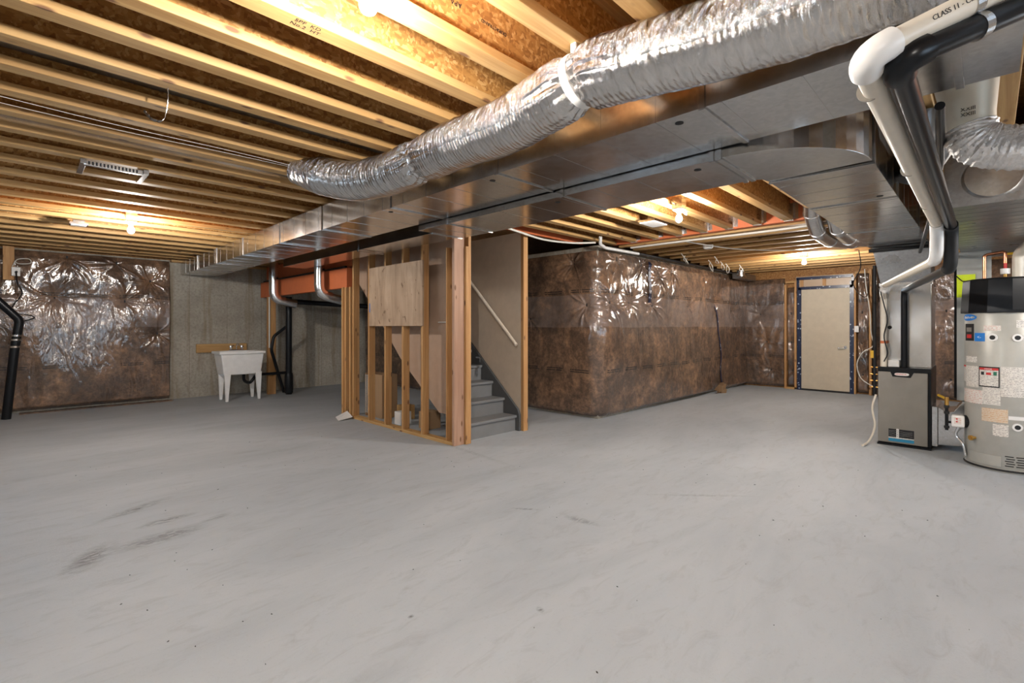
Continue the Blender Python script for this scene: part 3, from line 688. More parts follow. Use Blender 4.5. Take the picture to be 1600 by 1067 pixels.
# dark gas riser beside door with brass fittings
t = thing('pipe_riser', 'dark vertical pipe with valves just left of the furnace, by the far wall', 'pipe', (11.2, 1.5, 0))
MB().cyl((11.2, 1.52, .02), (11.2, 1.52, 2.45), .03, 14).build('pipe', 'blackm', t, smooth=True)
MB().box(11.17, 11.22, 1.53, 1.58, .72, .86).build('valve', 'gasyellow', t, bevel=.004)
for z in (.55, .42, .3, .18): MB().cyl((11.19, 1.47, z), (11.19, 1.58, z), .014, 10).build('fitting', 'brass', t, smooth=True)
tag(MB().box(10.4, 11.25, 3.62, 3.8, 2.3, 2.42).build('joist_bay_duct', 'galv_dark', bevel=.003), 'short grey duct across the far corner above the insulation', 'duct')
tag(MB().lathe([(.001, 0), (.075, 0), (.075, .12), (.001, .12)], (10.3, 3.6, 2.33), 24).build('round_collar', 'galv_new', smooth=True), 'small round silver collar over the far insulated corner', 'duct fitting')

# ------------------------------------------------------------------ stud wall beside stairs
t = thing('stud_wall', 'open pine stud partition left of the stairs', 'stud wall', (3.38, 5.3, 0))
MB().box(3.33, 3.42, 4.19, 6.50, .0, .038).build('bottom_plate', 'wood_y', t, bevel=.002)
for y in (6.59, 6.43, 5.99, 5.57, 5.16, 4.75, 4.34):
    if y == 6.43: MB().box(3.33, 3.42, y, y + .04, .0, 2.48).build('stud', 'stud_z', t, bevel=.002)
    elif y == 6.59: MB().box(3.33, 3.42, y - .06, y - .02, 0, 1.88).build('stud', 'stud_z', t, bevel=.002)
    elif y == 4.34: MB().box(3.335, 3.42, 4.30, 4.315, .038, 2.19).build('stud', 'stud_z', t, bevel=.002)
    else: MB().box(3.33, 3.42, y, y + .038, .038, 2.48).build('stud', 'stud_z', t, bevel=.002)
MB().box(3.33, 3.47, 4.16, 4.198, 0, 2.48).build('stud', 'stud_pink', t, bevel=.002)
for k, (x0, x1) in enumerate(((3.474, 3.508), (3.512, 3.55))): MB().box(x0 - .02 * 0, x1, 4.13 + .005 * k, 4.22, 0, 2.2 if k < 1 else 2.48).build('stud', 'stud_z', t, bevel=.002)
MB().box(3.30, 3.333, 6.7, 6.74, 0, 1.88).build('stud', 'stud_z', t, bevel=.002)
MB().box(3.33, 3.47, 6.66, 6.70, 0, 1.88).build('stud', 'stud_z', t, bevel=.002)
# back of the stair drywall, seen through the studs
poly = [(4.20, 2.49), (4.20, .05), (4.50, .21), (4.54, .27), (4.73, .27), (5.58, .89), (6.37, 1.65), (7.3, 2.49)]
tag(MB().prism(poly, 0, 3.555, 3.57).build('drywall_sheet', 'dry_back'), 'brown paper back of the drywall behind the open studs, cut diagonally along the stairs', 'drywall')
for y in (4.6, 5.0, 5.4, 5.85, 6.3): pass
tag(MB().cyl((3.52, 4.36, 1.36), (3.52, 4.7, 1.36), .007, 8).build('cable', 'wire'), 'short straight white cable across the drywall between the studs', 'cable')
t = thing('plywood_board', 'stained plywood board nailed across the upper part of the open studs', 'board', (3.31, 5.33, 1.31))
def plyb():
    n = NT('stained_plywood'); 
    f = n.noise(n.coord((4, 9, 1.6)), 1.0, 6, .65, .5); c = n.ramp(f, [(.3, (.28, .18, .115)), (.5, (.42, .29, .19)), (.75, (.52, .375, .26))])
    v = n.noise(n.coord((1, 14, 8)), 1.0, 3, .5, .6); c = n.mix(n.ramp(v, [(.64, 0.0), (.71, .85)]), c, (.14, .075, .035))
    v = n.noise(n.coord(), 3.0, 3); c = n.mix(n.ramp(v, [(.5, 0.0), (.75, .4)]), c, (.27, .18, .11))
    return n.set(Base_Color=c, Roughness=.7)
M['plyb'] = plyb()
MB().box(3.305, 3.328, 4.72, 5.95, 1.315, 2.09).build('sheet', 'plyb', t, bevel=.002)
MB().box(3.302, 3.305, 5.925, 5.94, 1.5, 1.62).build('pen_mark', 'blue', t)
# post at far right of stairs
tag(MB().box(4.42, 4.50, 4.145, 4.19, 0, 2.49).build('wood_post', 'stud_z', bevel=.002), 'orange-brown upright stud ending the wall right of the stairs', 'post')

# stairs
t = thing('staircase', 'grey painted basement stairs climbing between drywall', 'stairs', (3.99, 4.3, 0))
RUN, RISE = .2155, .1975
for k in range(11):
    y = 4.255 + k * RUN; z = (k + 1) * RISE
    MB().box(3.572, 4.385, y, y + .018, k * RISE + (.0 if k == 0 else .0), z - .034).build('riser', 'stair', t)
    MB().box(3.572, 4.385, y - .028, y + RUN + .012, z - .034, z).build('tread', 'stair', t, bevel=.006)
sk = [(4.19, 0), (4.19, .20), (4.23, .255), (4.23 + 2.45, .255 + 2.45 * RISE / RUN), (6.72, 2.3), (4.62, 0)]
sk = [(4.19, 0), (4.19, .20), (4.22, .27), (6.66, .27 + 2.44 * RISE / RUN * .985), (6.9, 2.3), (4.55, 0)]
MB().prism(sk, 0, 4.388, 4.418).build('skirt_board', 'stair_d', t, bevel=.002)
t = thing('handrail', 'pale wooden handrail on brackets along the right stair wall', 'handrail', (4.35, 4.8, 1.1))
MB().tube([(4.345, 4.20, 1.08), (4.345, 6.6, 1.08 + 2.4 * .955)], .022, 16).build('rail', 'rail', t, smooth=True)
for y in (4.45, 5.6): z = 1.08 + (y - 4.2) * .955; MB().tube(elbow_path([(4.345, y, z - .02), (4.36, y, z - .06), (4.418, y, z - .07)], .02), .007, 8).build('bracket', 'galv', t)
MB().box(4.36, 4.38, 4.9, 4.98, .88, .9).box(4.37, 4.38, 4.9, 4.915, .83, .9).build('loose_bracket', 'galv') .__setitem__('label', 'small dull metal bracket on a stair edge at the skirt board')
bpy.data.objects['loose_bracket']['category'] = 'bracket'

# under-stair clutter
t = thing('cardboard_box', 'tall narrow cardboard box standing behind the left studs', 'box', (3.75, 6.4, 0)); MB().box(3.6, 3.85, 6.12, 6.6, 0, .62).build('carton', 'card', t, bevel=.004); MB().box(3.596, 3.6, 6.45, 6.58, .04, .6).build('printed_side', 'paper', t)
for (x, y, s_, h_, mt, lab) in ((3.62, 5.62, .16, .17, 'white', 'small white carton on the floor behind the studs'), (3.72, 5.15, .2, .22, 'card', 'low brown carton under the stairs behind the middle studs'), (3.85, 5.9, .18, .2, 'wood_y', 'short stack of wood offcuts under the stairs')):
    MBx = MB().box(x - s_ / 2, x + s_ / 2, y - s_ / 2, y + s_ / 2, 0, h_); tag(MBx.build('storage_carton' if mt != 'wood_y' else 'wood_offcuts', mt, bevel=.004), lab, 'box')
b = MB(); b.add([(3.1, 6.42, .002), (3.2, 6.72, .002), (3.32, 6.6, .09), (3.3, 6.4, .03), (3.1, 6.42, .004), (3.2, 6.72, .004), (3.32, 6.6, .093), (3.3, 6.4, .033)], [(0, 1, 2, 3), (7, 6, 5, 4), (0, 4, 5, 1), (1, 5, 6, 2), (2, 6, 7, 3), (3, 7, 4, 0)])
tag(b.build('plastic_scrap', 'white'), 'scrap of pale sheet curling up at the far end of the stud wall', 'scrap')

# ------------------------------------------------------------------ laundry sink
t = thing('laundry_sink', 'white freestanding laundry sink against the back concrete wall', 'sink', (2.78, 9.62, 0))
zt_ = .87; x0, x1, y0, y1 = 2.42, 3.12, 9.38, 9.86
b = MB(); b.hexa([(2.48, 9.42, .46), (3.08, 9.42, .46), (3.08, 9.82, .46), (2.48, 9.82, .46)], [(2.43, 9.385, .83), (3.12, 9.385, .83), (3.12, 9.855, .83), (2.43, 9.855, .83)])
b.build('basin', 'cream', t, bevel=.02)
b = MB(); rim = .05
b.box(x0 - .02, x1 + .02, y0 - .02, y0 + rim, .825, zt_).box(x0 - .02, x1 + .02, y1 - .12, y1 + .01, .825, zt_).box(x0 - .02, x0 + rim, y0 + rim, y1 - .12, .825, zt_).box(x1 - rim, x1 + .02, y0 + rim, y1 - .12, .825, zt_)
b.build('rim', 'cream', t, bevel=.008)
for (lx, ly, sx, sy) in ((2.54, 9.44, -1, -1), (3.04, 9.44, 1, -1), (2.54, 9.80, -1, 1), (3.04, 9.80, 1, 1)):
    a, c = .05, .02
    MB().hexa([(lx - c + .01 * sx, ly - c, 0), (lx + c + .01 * sx, ly - c, 0), (lx + c + .01 * sx, ly + c, 0), (lx - c + .01 * sx, ly + c, 0)], [(lx - a, ly - a * .6, .5), (lx + a, ly - a * .6, .5), (lx + a, ly + a * .6, .5), (lx - a, ly + a * .6, .5)]).build('leg', 'cream', t, bevel=.004)
f = thing('faucet', 'chrome two-handle faucet on the laundry sink deck', 'faucet', (2.78, 9.79, .87))
MB().box(2.66, 2.90, 9.765, 9.815, .87, .895).build('base', 'chrome', f, bevel=.008)
for x in (2.69, 2.87): MB().lathe([(.018, 0), (.022, .03), (.03, .04), (.028, .065), (.001, .07)], (x, 9.79, .895), 16).build('handle', 'chrome', f, smooth=True)
MB().tube(bez([(2.78, 9.79, .89), (2.78, 9.78, .97), (2.78, 9.72, 1.0), (2.78, 9.64, .97)]), .011, 12).build('spout', 'chrome', f, smooth=True)
tag(MB().box(2.30, 3.15, 10.44, 10.5, .82, .98).build('backing_board', 'flange_x', bevel=.003), 'wooden board fixed to the concrete behind the laundry sink', 'board')
tag(MB().tube(elbow_path([(2.85, 9.62, .52), (2.85, 9.62, .33), (2.95, 9.62, .27), (3.02, 9.62, .36), (3.06, 9.64, .42), (3.62, 9.66, .42)], .05), .026, 16).build('drain_trap', 'black', smooth=True), 'black trap and waste pipe under the laundry sink', 'pipe')
t = thing('soil_stack', 'tall black vertical drain stack right of the laundry sink', 'pipe', (3.66, 9.66, 0))
MB().cyl((3.66, 9.66, 0), (3.66, 9.66, 1.88), .057, 24).build('pipe', 'black', t, smooth=True)
MB().lathe([(.057, .02), (.075, .03), (.08, .1), (.075, .36), (.068, .40), (.057, .42)], (3.66, 9.66, 0), 24).build('cleanout', 'black', t, smooth=True)
tag(MB().tube(elbow_path([(3.62, 9.70, 1.30), (3.40, 9.72, 1.12), (3.36, 9.72, .86), (3.62, 9.8, .03)], .06), .028, 14).build('vent_pipe', 'black', smooth=True), 'thin black angled pipe between the sink and the drain stack', 'pipe')
tag(MB().cyl((3.70, 9.62, 1.79), (5.55, 9.35, 1.72), .05, 20).build('drain_pipe', 'black', smooth=True), 'black horizontal drain pipe beneath the lower orange beam', 'pipe')
tag(MB().box(3.36, 3.50, 9.88, 9.97, .0, 1.88).build('wood_post', 'stud_z', bevel=.003), 'weathered wood post behind the black drain stack, under the orange beam', 'post')
tag(MB().cyl((3.375, 9.866, .9), (3.375, 9.866, 1.875), .014, 10).build('water_pipe', 'wire', smooth=True), 'thin pale vertical water pipe on the wood post by the sink', 'pipe')
tag(MB().cyl((3.40, 6.8, 2.19), (3.40, 10.2, 2.19), .022, 14).build('drain_pipe', 'black', smooth=True), 'black pipe lying along the top of the lower orange beam', 'pipe')

# ------------------------------------------------------------------ furnace
t = thing('furnace', 'taupe upright furnace with a black top band and blue sticker', 'furnace', (7.1, .66, 0))
FX, FY0, FY1, FH = 6.74, .435, .885, .86
MB().box(FX + .02, 7.47, FY0, FY1, .02, FH).build('cabinet', 'black', t, bevel=.004)
MB().box(FX, FX + .02, FY0 + .025, FY1, .03, FH - .05).build('front_panel', 'taupe', t, bevel=.006)
bp = [(FY0, FH), (FY1, FH), (FY1, FH - .03), (.775, FH - .045), (.755, FH - .10), (.60, FH - .105), (.575, FH - .05), (FY0, FH - .045)]
MB().prism(bp, 0, FX - .006, FX + .021).build('top_band', 'black', t, bevel=.002)
def wallmat(x, y, z, roll=0):   # text facing -X
    return Matrix.Translation((x, y, z)) @ Matrix(((0, 0, -1, 0), (-1, 0, 0, 0), (0, 1, 0, 0), (0, 0, 0, 1)))
lg = MB(); oval = [(.675 + .062 * math.copysign(abs(math.cos(a)) ** .5, math.cos(a)), .788 + .015 * math.copysign(abs(math.sin(a)) ** .7, math.sin(a))) for a in np.linspace(0, 2 * PI, 32, endpoint=False)]
o = lg.prism(oval, 0, FX - .010, FX - .005).build('badge', 'white', t, bevel=.001); tag(o, 'white oval badge reading LENNOX')
MB().text('LENNOX', .024, wallmat(FX - .0112, .683, .788), .0004).build('badge_lettering', 'red', o, fix=False)
MB().box(FX - .002, FX, .572, .79, .095, .185).build('sticker', 'blackm', t)
MB().box(FX - .0028, FX - .001, .572, .79, .05, .082).build('sticker_band', 'cyan', t)
MB().box(FX - .0025, FX - .001, .572, .79, .083, .096).build('sticker_band', 'paper', t)
MB().box(FX - .004, FX - .002, .70, .722, .083, .19).build('sticker_tiles', 'white', t)
MB().text('C\nE\nR\nT', .022, wallmat(FX - .0045, .711, .138), .0002).build('tile_lettering', 'blackm', t, fix=False)
wv = MB()
for k in range(4): wv.tube(bez([(FX - .0025, .585 + .05 * j * 1.0, .115 + .016 * k + .005 * math.sin(j * 1.7 + k)) for j in range(5)], 4), .0015, 6)
wv.build('sticker_waves', 'galv_new', t)
MB().box(FX - .01, 7.47, FY0 - .005, FY1 + .005, 0, .02).build('base_pan', 'black', t)
tag(MB().cyl((6.76, .97, 2.165), (6.76, .455, 2.165), .02, 14).build('support_bar', 'blackm', smooth=True), 'black bar running across under the wide duct above the furnace', 'bar')
# return boot between furnace and drop
t = thing('duct_boot', 'curved sheet metal boot joining the furnace side to the grey drop', 'duct fitting', (7.0, .3, .05))
MB().box(6.80, 7.42, .385, .433, .04, .46).build('collar', 'galv', t, bevel=.003)
bot = [(.39, .05), (.28, .055), (.15, .10), (.02, .17)]
poly = [(.385, .455), (.32, .41), (.26, .42), (.20, .515), (-.01, .515)] + [(-.01, .20), (.10, .12), (.22, .065), (.385, .055)]
MB().prism(poly, 0, 6.84, 7.36).build('elbow', 'galv', t, bevel=.003)
# supply plenum
t = thing('supply_plenum', 'galvanised plenum box on top of the furnace flaring up to the wide duct', 'duct', (7.1, .66, .86))
MB().box(6.87, 7.42, .44, .875, .862, 1.78).build('body', 'galv_new', t, bevel=.003)
MB().hexa([(6.87, .44, 1.78), (7.42, .44, 1.78), (7.42, .875, 1.78), (6.87, .875, 1.78)], [(6.80, .445, 2.197), (7.34, .445, 2.197), (7.34, .945, 2.197), (6.80, .945, 2.197)]).build('flare', 'galv_dark', t, bevel=.002)
MB().box(6.855, 7.43, .425, .89, 1.765, 1.80).build('flange', 'galv_new', t, bevel=.002)
MB().lathe([(.001, 0), (.02, 0), (.02, .004), (.001, .004)], (6.865, .795, 1.30), 20, axis=0).build('plug_hole', 'blackm', t)
tag(MB().box(6.775, 6.86, .70, .80, .862, .94).build('plastic_tub', 'white', bevel=.008), 'small white tub with a blue band standing on the furnace top', 'container')
# white vent pipe
t = thing('vent_pipe', 'cream white plastic vent pipe sloping from the ceiling down to the furnace', 'pipe', (4.3, .25, .86))
wp = elbow_path([(1.80, .05, 2.26), (1.66, .15, 2.14), (1.52, .245, 2.02), (4.36, .25, 2.0), (4.38, .255, 1.765), (6.80, .84, 1.765), (6.80, .84, .862)], .075, 8)
wp = elbow_path([(1.82, -.09, 2.22), (1.53, .235, 2.005), (4.36, .25, 2.0), (4.39, .255, 1.765), (6.80, .84, 1.765), (6.80, .84, .862)], .085, 9)
MB().tube(wp, .031, 32).build('pipe', 'pvc', t, smooth=True)
def ring(par, path, i, r, wd, mat='pvc', name='coupling'):
    c = path[i]; T = (path[i + 1] - path[i]).normalized() if i + 1 < len(path) else (path[i] - path[i - 1]).normalized()
    MB().tube([c - T * wd, c + T * wd], r, 32).build(name, mat, par, smooth=True)
b = MB(); b.tube(wp[1:11], .0395, 32); b.build('elbow_fitting', 'white', t, smooth=True)
b = MB(); b.tube(wp[11:31], .0365, 32); b.build('elbow_fitting', 'white', t, smooth=True)
b = MB(); b.tube(wp[31:41], .0365, 32); b.build('elbow_fitting', 'white', t, smooth=True)
for x in (1.75, 2.75, 3.6): MB().tube([(x - .003, .25, 2.002), (x + .003, .25, 2.002)], .0316, 32).build('print_ring', 'taupe', t)
for z, hh in ((1.69, .02), (1.12, .03)): MB().tube([(6.80, .84, z), (6.80, .84, z + hh)], .0316, 28).build('orange_band', 'orange', t)
# lettering on the near run
a = Vector((1.82, -.09, 2.22)); c = Vector((1.53, .235, 2.005)); dd = (a - c).normalized(); mid = c + dd * .24
toCam = (Vector((0, 0, 1.31)) - mid).normalized(); nn = (toCam - dd * toCam.dot(dd)).normalized(); up = nn.cross(dd)
R3 = Matrix((dd, up, nn)).transposed().to_4x4(); R3.translation = mid + nn * .0312 + up * .008
MB().text('CLASS 11 - CLASS', .018, R3, .0004).build('lettering', 'blackm', t, fix=False)
# strap around both pipes
b = MB(); c2 = c + dd * .30
b.tube([c2 - dd * .012, c2 + dd * .012], .034, 24); b.build('perforated_strap', 'galv', t)
# black intake pipe
t = thing('intake_pipe', 'black plastic pipe running beside the cream vent pipe down to the furnace', 'pipe', (4.4, .17, .86))
off = Vector((.09, -.085, .0))
bpth = elbow_path([(1.93, -.14, 2.20), (1.58, .17, 1.99), (4.42, .18, 1.985), (4.45, .185, 1.71), (6.80, .66, 1.71), (6.80, .66, .862)], .085, 9)
MB().tube(bpth, .031, 32).build('pipe', 'black', t, smooth=True)
b = MB(); b.tube(bpth[1:11], .038, 32); b.build('elbow_fitting', 'black', t, smooth=True)
b = MB(); b.tube(bpth[11:31], .038, 32); b.build('elbow_fitting', 'blackm', t, smooth=True)
b = MB(); b.tube([Vector((1.75, .02, 2.09)) - Vector((.35, -.31, .21)).normalized() * .012, Vector((1.75, .02, 2.09)) + Vector((.35, -.31, .21)).normalized() * .012], .034, 24); b.build('perforated_strap', 'galv', t)
tag(MB().tube(elbow_path([(6.70, .52, 2.1), (5.0, .33, 2.14), (3.2, .17, 2.13), (2.4, .13, 2.13)], .05), .016, 12).build('condensate_line', 'black', smooth=True), 'thin black line tucked beside the vent pipes under the duct', 'pipe')
tag(MB().tube(bez([(6.72, .90, .55), (6.70, .93, .40), (6.72, .91, .20), (6.66, .95, .04), (6.45, .98, .012)]), .011, 10).build('condensate_hose', 'pvc', smooth=True), 'thin pale hose hanging at the left side of the furnace', 'hose')
tag(MB().tube(bez([(6.74, .86, 1.7), (6.74, .83, 1.55), (6.74, .80, 1.38), (6.74, .83, 1.2), (6.74, .80, 1.02), (6.74, .83, .92)]), .006, 8).build('cable', 'black', smooth=True), 'thin black wire winding down the vent pipe onto the furnace', 'cable')

# ------------------------------------------------------------------ water heater
HC = (6.46, -.12); HR = .29
t = thing('water_heater', 'large grey cylindrical water heater with black cap and many labels', 'water heater', (HC[0], HC[1], 0))
MB().lathe([(HR - .01, 0), (HR, .004), (HR, .03), (HR - .004, .034), (HR, .04), (HR, 1.44), (HR - .01, 1.455), (.01, 1.455)], (*HC, 0), 96).build('tank', 'heater', t, smooth=True)
MB().lathe([(HR + .004, .012), (HR + .008, .02), (HR + .004, .03)], (*HC, 0), 96).build('base_ring', 'blackm', t, smooth=True)
n8 = 12; b = MB()
def ringp(r, z, rot=.1): return [(HC[0] + r * math.cos(2 * PI * i / n8 + rot), HC[1] + r * math.sin(2 * PI * i / n8 + rot), z) for i in range(n8)]
lv = ringp(.318, 1.435) + ringp(.318, 1.46) + ringp(.302, 1.74) + ringp(.288, 1.752)
fs = [(k * n8 + i, k * n8 + (i + 1) % n8, (k + 1) * n8 + (i + 1) % n8, (k + 1) * n8 + i) for k in range(3) for i in range(n8)] + [tuple(range(n8 - 1, -1, -1)), tuple(range(3 * n8, 4 * n8))]
b.add(lv, fs).build('cap', 'black', t, bevel=.006)
def patch(par, name, mat, a0, a1, z0, z1, off=.0015, lab=None):
    a0, a1 = math.radians(a0), math.radians(a1); k = max(2, int(abs(a1 - a0) / .06)); vs = []
    for i in range(k + 1):
        a = a0 + (a1 - a0) * i / k
        for (r, z) in ((HR + off, z0), (HR + off, z1), (HR - .002, z1), (HR - .002, z0)): vs.append((HC[0] + r * math.cos(a), HC[1] + r * math.sin(a), z))
    f = [(4 * i + j, 4 * i + (j + 1) % 4, 4 * i + 4 + (j + 1) % 4, 4 * i + 4 + j) for i in range(k) for j in range(4)] + [(0, 1, 2, 3), (4 * k, 4 * k + 1, 4 * k + 2, 4 * k + 3)]
    o = MB().add(vs, f).build(name, mat, par)
    if lab: tag(o, lab)
    return o
def curvetext(par, name, body, size, mat, ang, z, off=.003):
    a = math.radians(ang); R_ = HR + off; mb = MB().text(body, size, Matrix.Identity(4), .0003); out = []
    for (x, y, zz) in mb.v:
        th = a + x / R_; out.append((HC[0] + (R_ + zz) * math.cos(th), HC[1] + (R_ + zz) * math.sin(th), z + y))
    mb.v = out; return mb.build(name, mat, par, fix=False)
# oval logo
ov = MB(); K = 40; A0, Z_0 = math.radians(117), 1.395
pts = [(A0 + math.radians(20) * math.cos(u), Z_0 + .031 * math.sin(u)) for u in np.linspace(0, 2 * PI, K, endpoint=False)]
vs = [(HC[0] + (HR + .003) * math.cos(a), HC[1] + (HR + .003) * math.sin(a), z) for a, z in pts] + [(HC[0] + (HR + .003) * math.cos(A0), HC[1] + (HR + .003) * math.sin(A0), Z_0)]
ov.add(vs, [(i, (i + 1) % K, K) for i in range(K)])
o = ov.build('logo', 'blue', t, fix=False); tag(o, 'blue oval emblem with white script')
curvetext(o, 'logo_script', 'Bradford', .032, 'white', 117, 1.395, .0045)
o = patch(t, 'label', 'blackm', 107, 131, 1.175, 1.335, lab='black label with a red emblem'); patch(o, 'emblem', 'red', 113, 126, 1.20, 1.235, .003); patch(o, 'emblem', 'taupe', 112, 126, 1.26, 1.30, .003)
o = patch(t, 'label', 'blue', 132.5, 150, 1.172, 1.25, lab='small blue square label'); curvetext(o, 'label_mark', '<-', .04, 'white', 141, 1.21, .003)
patch(t, 'label', 'paper_r', 148, 171.6, 1.27, 1.318); patch(t, 'label', 'paper', 110, 137, .975, 1.03)
o = patch(t, 'label', 'paper', 92, 109, .785, .94); patch(o, 'label_border', 'red', 92, 109, .925, .94, .003)
patch(t, 'label', 'paper', 110, 139.7, .745, .94)
o = patch(t, 'label', 'blackm', 140.5, 170, .757, .943, lab='warning label with red header and pictograms'); patch(o, 'label_face', 'paper', 142, 168.5, .767, .93, .003)
patch(o, 'label_header', 'red', 142, 168.5, .912, .932, .0045); patch(o, 'pictogram', 'red', 152, 159, .868, .89, .0045); patch(o, 'pictogram', 'blackm', 144.5, 149, .866, .895, .0045); patch(o, 'pictogram', 'green', 162, 166.5, .866, .9, .0045)
curvetext(o, 'header_text', 'DANGER', .014, 'white', 155, .922, .006)
patch(t, 'label', 'paper', 171.4, 212, .682, .948); patch(t, 'label', 'paper_r', 97, 146, .593, .72); patch(t, 'label', 'paper', 146, 171, .60, .755); patch(t, 'label', 'paper_o', 145, 180.4, .445, .565); patch(t, 'label', 'paper', 161, 181, .322, .43); patch(t, 'label', 'white', 181, 212, .48, .512); patch(t, 'label', 'paper', 190.6, 212, 1.30, 1.365)
for (a, z) in ((161, 1.21), (192, 1.21), (192, .418)):
    ar = math.radians(a); c = Vector((HC[0] + HR * math.cos(ar), HC[1] + HR * math.sin(ar), z)); nn = Vector((math.cos(ar), math.sin(ar), 0))
    o = MB().tube([c - nn * .01, c + nn * .008], .034, 24).build('access_port', 'white', t, smooth=True); MB().tube([c + nn * .007, c + nn * .0095], .02, 20).build('port_plug', 'blackm', o)
patch(t, 'access_panel', 'heater', 122, 172, .05, .14, .004)
for k in range(5):
    for (a0, a1) in ((176.5, 187.5), (190.5, 201)): patch(t, 'vent_slot', 'blackm', a0 + (k % 2) * 1.5, a1 + (k % 2) * 1.5, .062 + .021 * k, .070 + .021 * k, .002)
def out(a, r, z): ar = math.radians(a); return Vector((HC[0] + r * math.cos(ar), HC[1] + r * math.sin(ar), z))
MB().tube([out(133, HR - .01, .27), out(133, HR + .05, .27)], .013, 14).tube([out(133, HR + .03, .27), out(133, HR + .045, .27)], .024, 14).build('drain_valve', 'brass', t, smooth=True)
g = thing('gas_control', 'white gas control box with red marks on the left side of the water heater', 'gas valve', tuple(out(105, HR + .1, .33)))
c = out(108, HR + .055, .38)
MB().tube([out(108, HR - .01, .40), out(108, HR + .02, .40)], .06, 20).build('mount', 'black', g, smooth=True)
MB().box(c.x - .055, c.x + .055, c.y - .045, c.y + .05, .345, .455).build('housing', 'white', g, bevel=.012)
MB().box(c.x - .0575, c.x - .054, c.y - .02, c.y + .03, .375, .44).build('dial_plate', 'paper_r', g)
for z in (.425, .398): MB().lathe([(.001, 0), (.007, 0), (.007, .003), (.001, .003)], (c.x - .0605, c.y + .01, z), 12, axis=0).build('red_mark', 'red', g)
for k in range(3): MB().tube(bez([(c.x - .02 + .02 * k, c.y - .01 * k, .345), (c.x + .0 + .02 * k, c.y + .02, .26), (c.x - .01 + .015 * k, c.y - .03, .18), (c.x - .02 + .01 * k, c.y - .05, .08)]), .010, 8).build('flex_conduit', 'galv_new', g, smooth=True)
g2 = thing('gas_line', 'brass and black gas pipe fittings dropping to the gas control', 'pipe', (c.x, c.y + .07, .3))
MB().cyl((c.x, c.y + .085, .30), (c.x, c.y + .085, .54), .014, 12).build('pipe', 'black', g2, smooth=True)
MB().cyl((c.x, c.y + .085, .54), (c.x, c.y + .085, .62), .017, 12).build('union', 'brass', g2, smooth=True)
MB().cyl((c.x + .01, c.y + .085, .60), (c.x + .3, c.y + .16, .60), .013, 12).build('branch', 'gasyellow', g2, smooth=True)
MB().cyl((c.x, c.y + .09, .38), (c.x, c.y + .04, .38), .012, 12).build('nipple', 'black', g2, smooth=True)
for z in (.33, .47, .53): MB().lathe([(.014, -.012), (.021, -.012), (.021, .012), (.014, .012)], (c.x, c.y + .085, z), 12).build('fitting', 'blackm', g2, smooth=True)
t = thing('copper_pipe', 'bright copper pipe rising from the top of the water heater', 'pipe', (6.46, .03, 1.75))
MB().tube(elbow_path([(6.46, .03, 1.74), (6.46, .03, 1.99), (6.46, -.11, 2.01), (6.46, -.11, 1.9)], .025), .014, 14).build('pipe', 'copper', t, smooth=True)
MB().cyl((6.46, -.11, 1.93), (6.46, -.11, 1.82), .012, 12).build('red_pipe', 'red', t, smooth=True)
MB().lathe([(.001, 1.80), (.034, 1.80), (.034, 1.85), (.001, 1.85)], (6.46, -.11, 0), 20).build('white_cap', 'white', t, smooth=True)
MB().lathe([(.01, 1.752), (.014, 1.76), (.014, 1.80), (.001, 1.80)], (6.46, -.11, 0), 16).build('valve_body', 'brass', t, smooth=True)
tag(MB().cyl((6.6, -.1, 2.0), (6.6, -.9, 2.03), .012, 12).build('gas_pipe', 'gasyellow', smooth=True), 'yellow gas pipe running right above the water heater', 'pipe')
tag(MB().tube(elbow_path([(6.46, -.195, 1.752), (6.46, -.195, 1.98), (6.2, -.30, 2.09)], .05), .042, 24).build('exhaust_pipe', 'pvc', smooth=True), 'cream exhaust pipe rising from the heater cap at the right picture edge', 'pipe')
t = thing('warning_tag', 'bright yellow-green folded tag on the grey drop beside the heater cap', 'tag', (7.04, .19, 1.6))
MB().box(7.035, 7.049, .10, .245, 1.77, 1.86).build('tag', 'yellow', t, bevel=.002); MB().box(7.035, 7.049, .19, .245, 1.62, 1.77).build('tag_tail', 'yellow', t, bevel=.002)
MB().tube([(7.03, .25, 1.85), (7.03, .2, 1.79), (7.03, .1, 1.785)], .005, 8).build('black_cable', 'black', t)

# ------------------------------------------------------------------ bits hanging from the ceiling
t = thing('perforated_strap', 'curled strip of perforated metal strap dangling from a joist, upper left', 'strap', (.5, 2.95, 2.35))
b = MB(); sp = bez([(.52, 2.93, 2.505), (.52, 2.93, 2.44), (.515, 2.94, 2.38), (.50, 2.94, 2.335), (.46, 2.95, 2.335), (.43, 2.96, 2.37)], 10)
for i, p in enumerate(sp[:-1]):
    q = sp[i + 1]; wd = .018 if i % 4 < 2 else .012
    b.hexa([(p.x - .001, p.y - wd, p.z), (p.x + .001, p.y - wd, p.z), (p.x + .001, p.y + wd, p.z), (p.x - .001, p.y + wd, p.z)], [(q.x - .001, q.y - wd, q.z), (q.x + .001, q.y - wd, q.z), (q.x + .001, q.y + wd, q.z), (q.x - .001, q.y + wd, q.z)])
b.build('strap', 'galv', t)
t = thing('fixture_bracket', 'silver slotted rail bracket fixed under the left ceiling joists', 'bracket', (.48, 4.6, 2.46))
MB().box(.32, .66, 4.58, 4.61, 2.46, 2.495).build('rail', 'galv_new', t, bevel=.002)
for k in range(14): MB().box(.345 + .021 * k, .355 + .021 * k, 4.578, 4.5805, 2.466, 2.49).build('slot', 'blackm', t)
for x in (.30, .66): MB().box(x, x + .035, 4.56, 4.9, 2.465, 2.498).build('end_bracket', 'galv', t, bevel=.002)
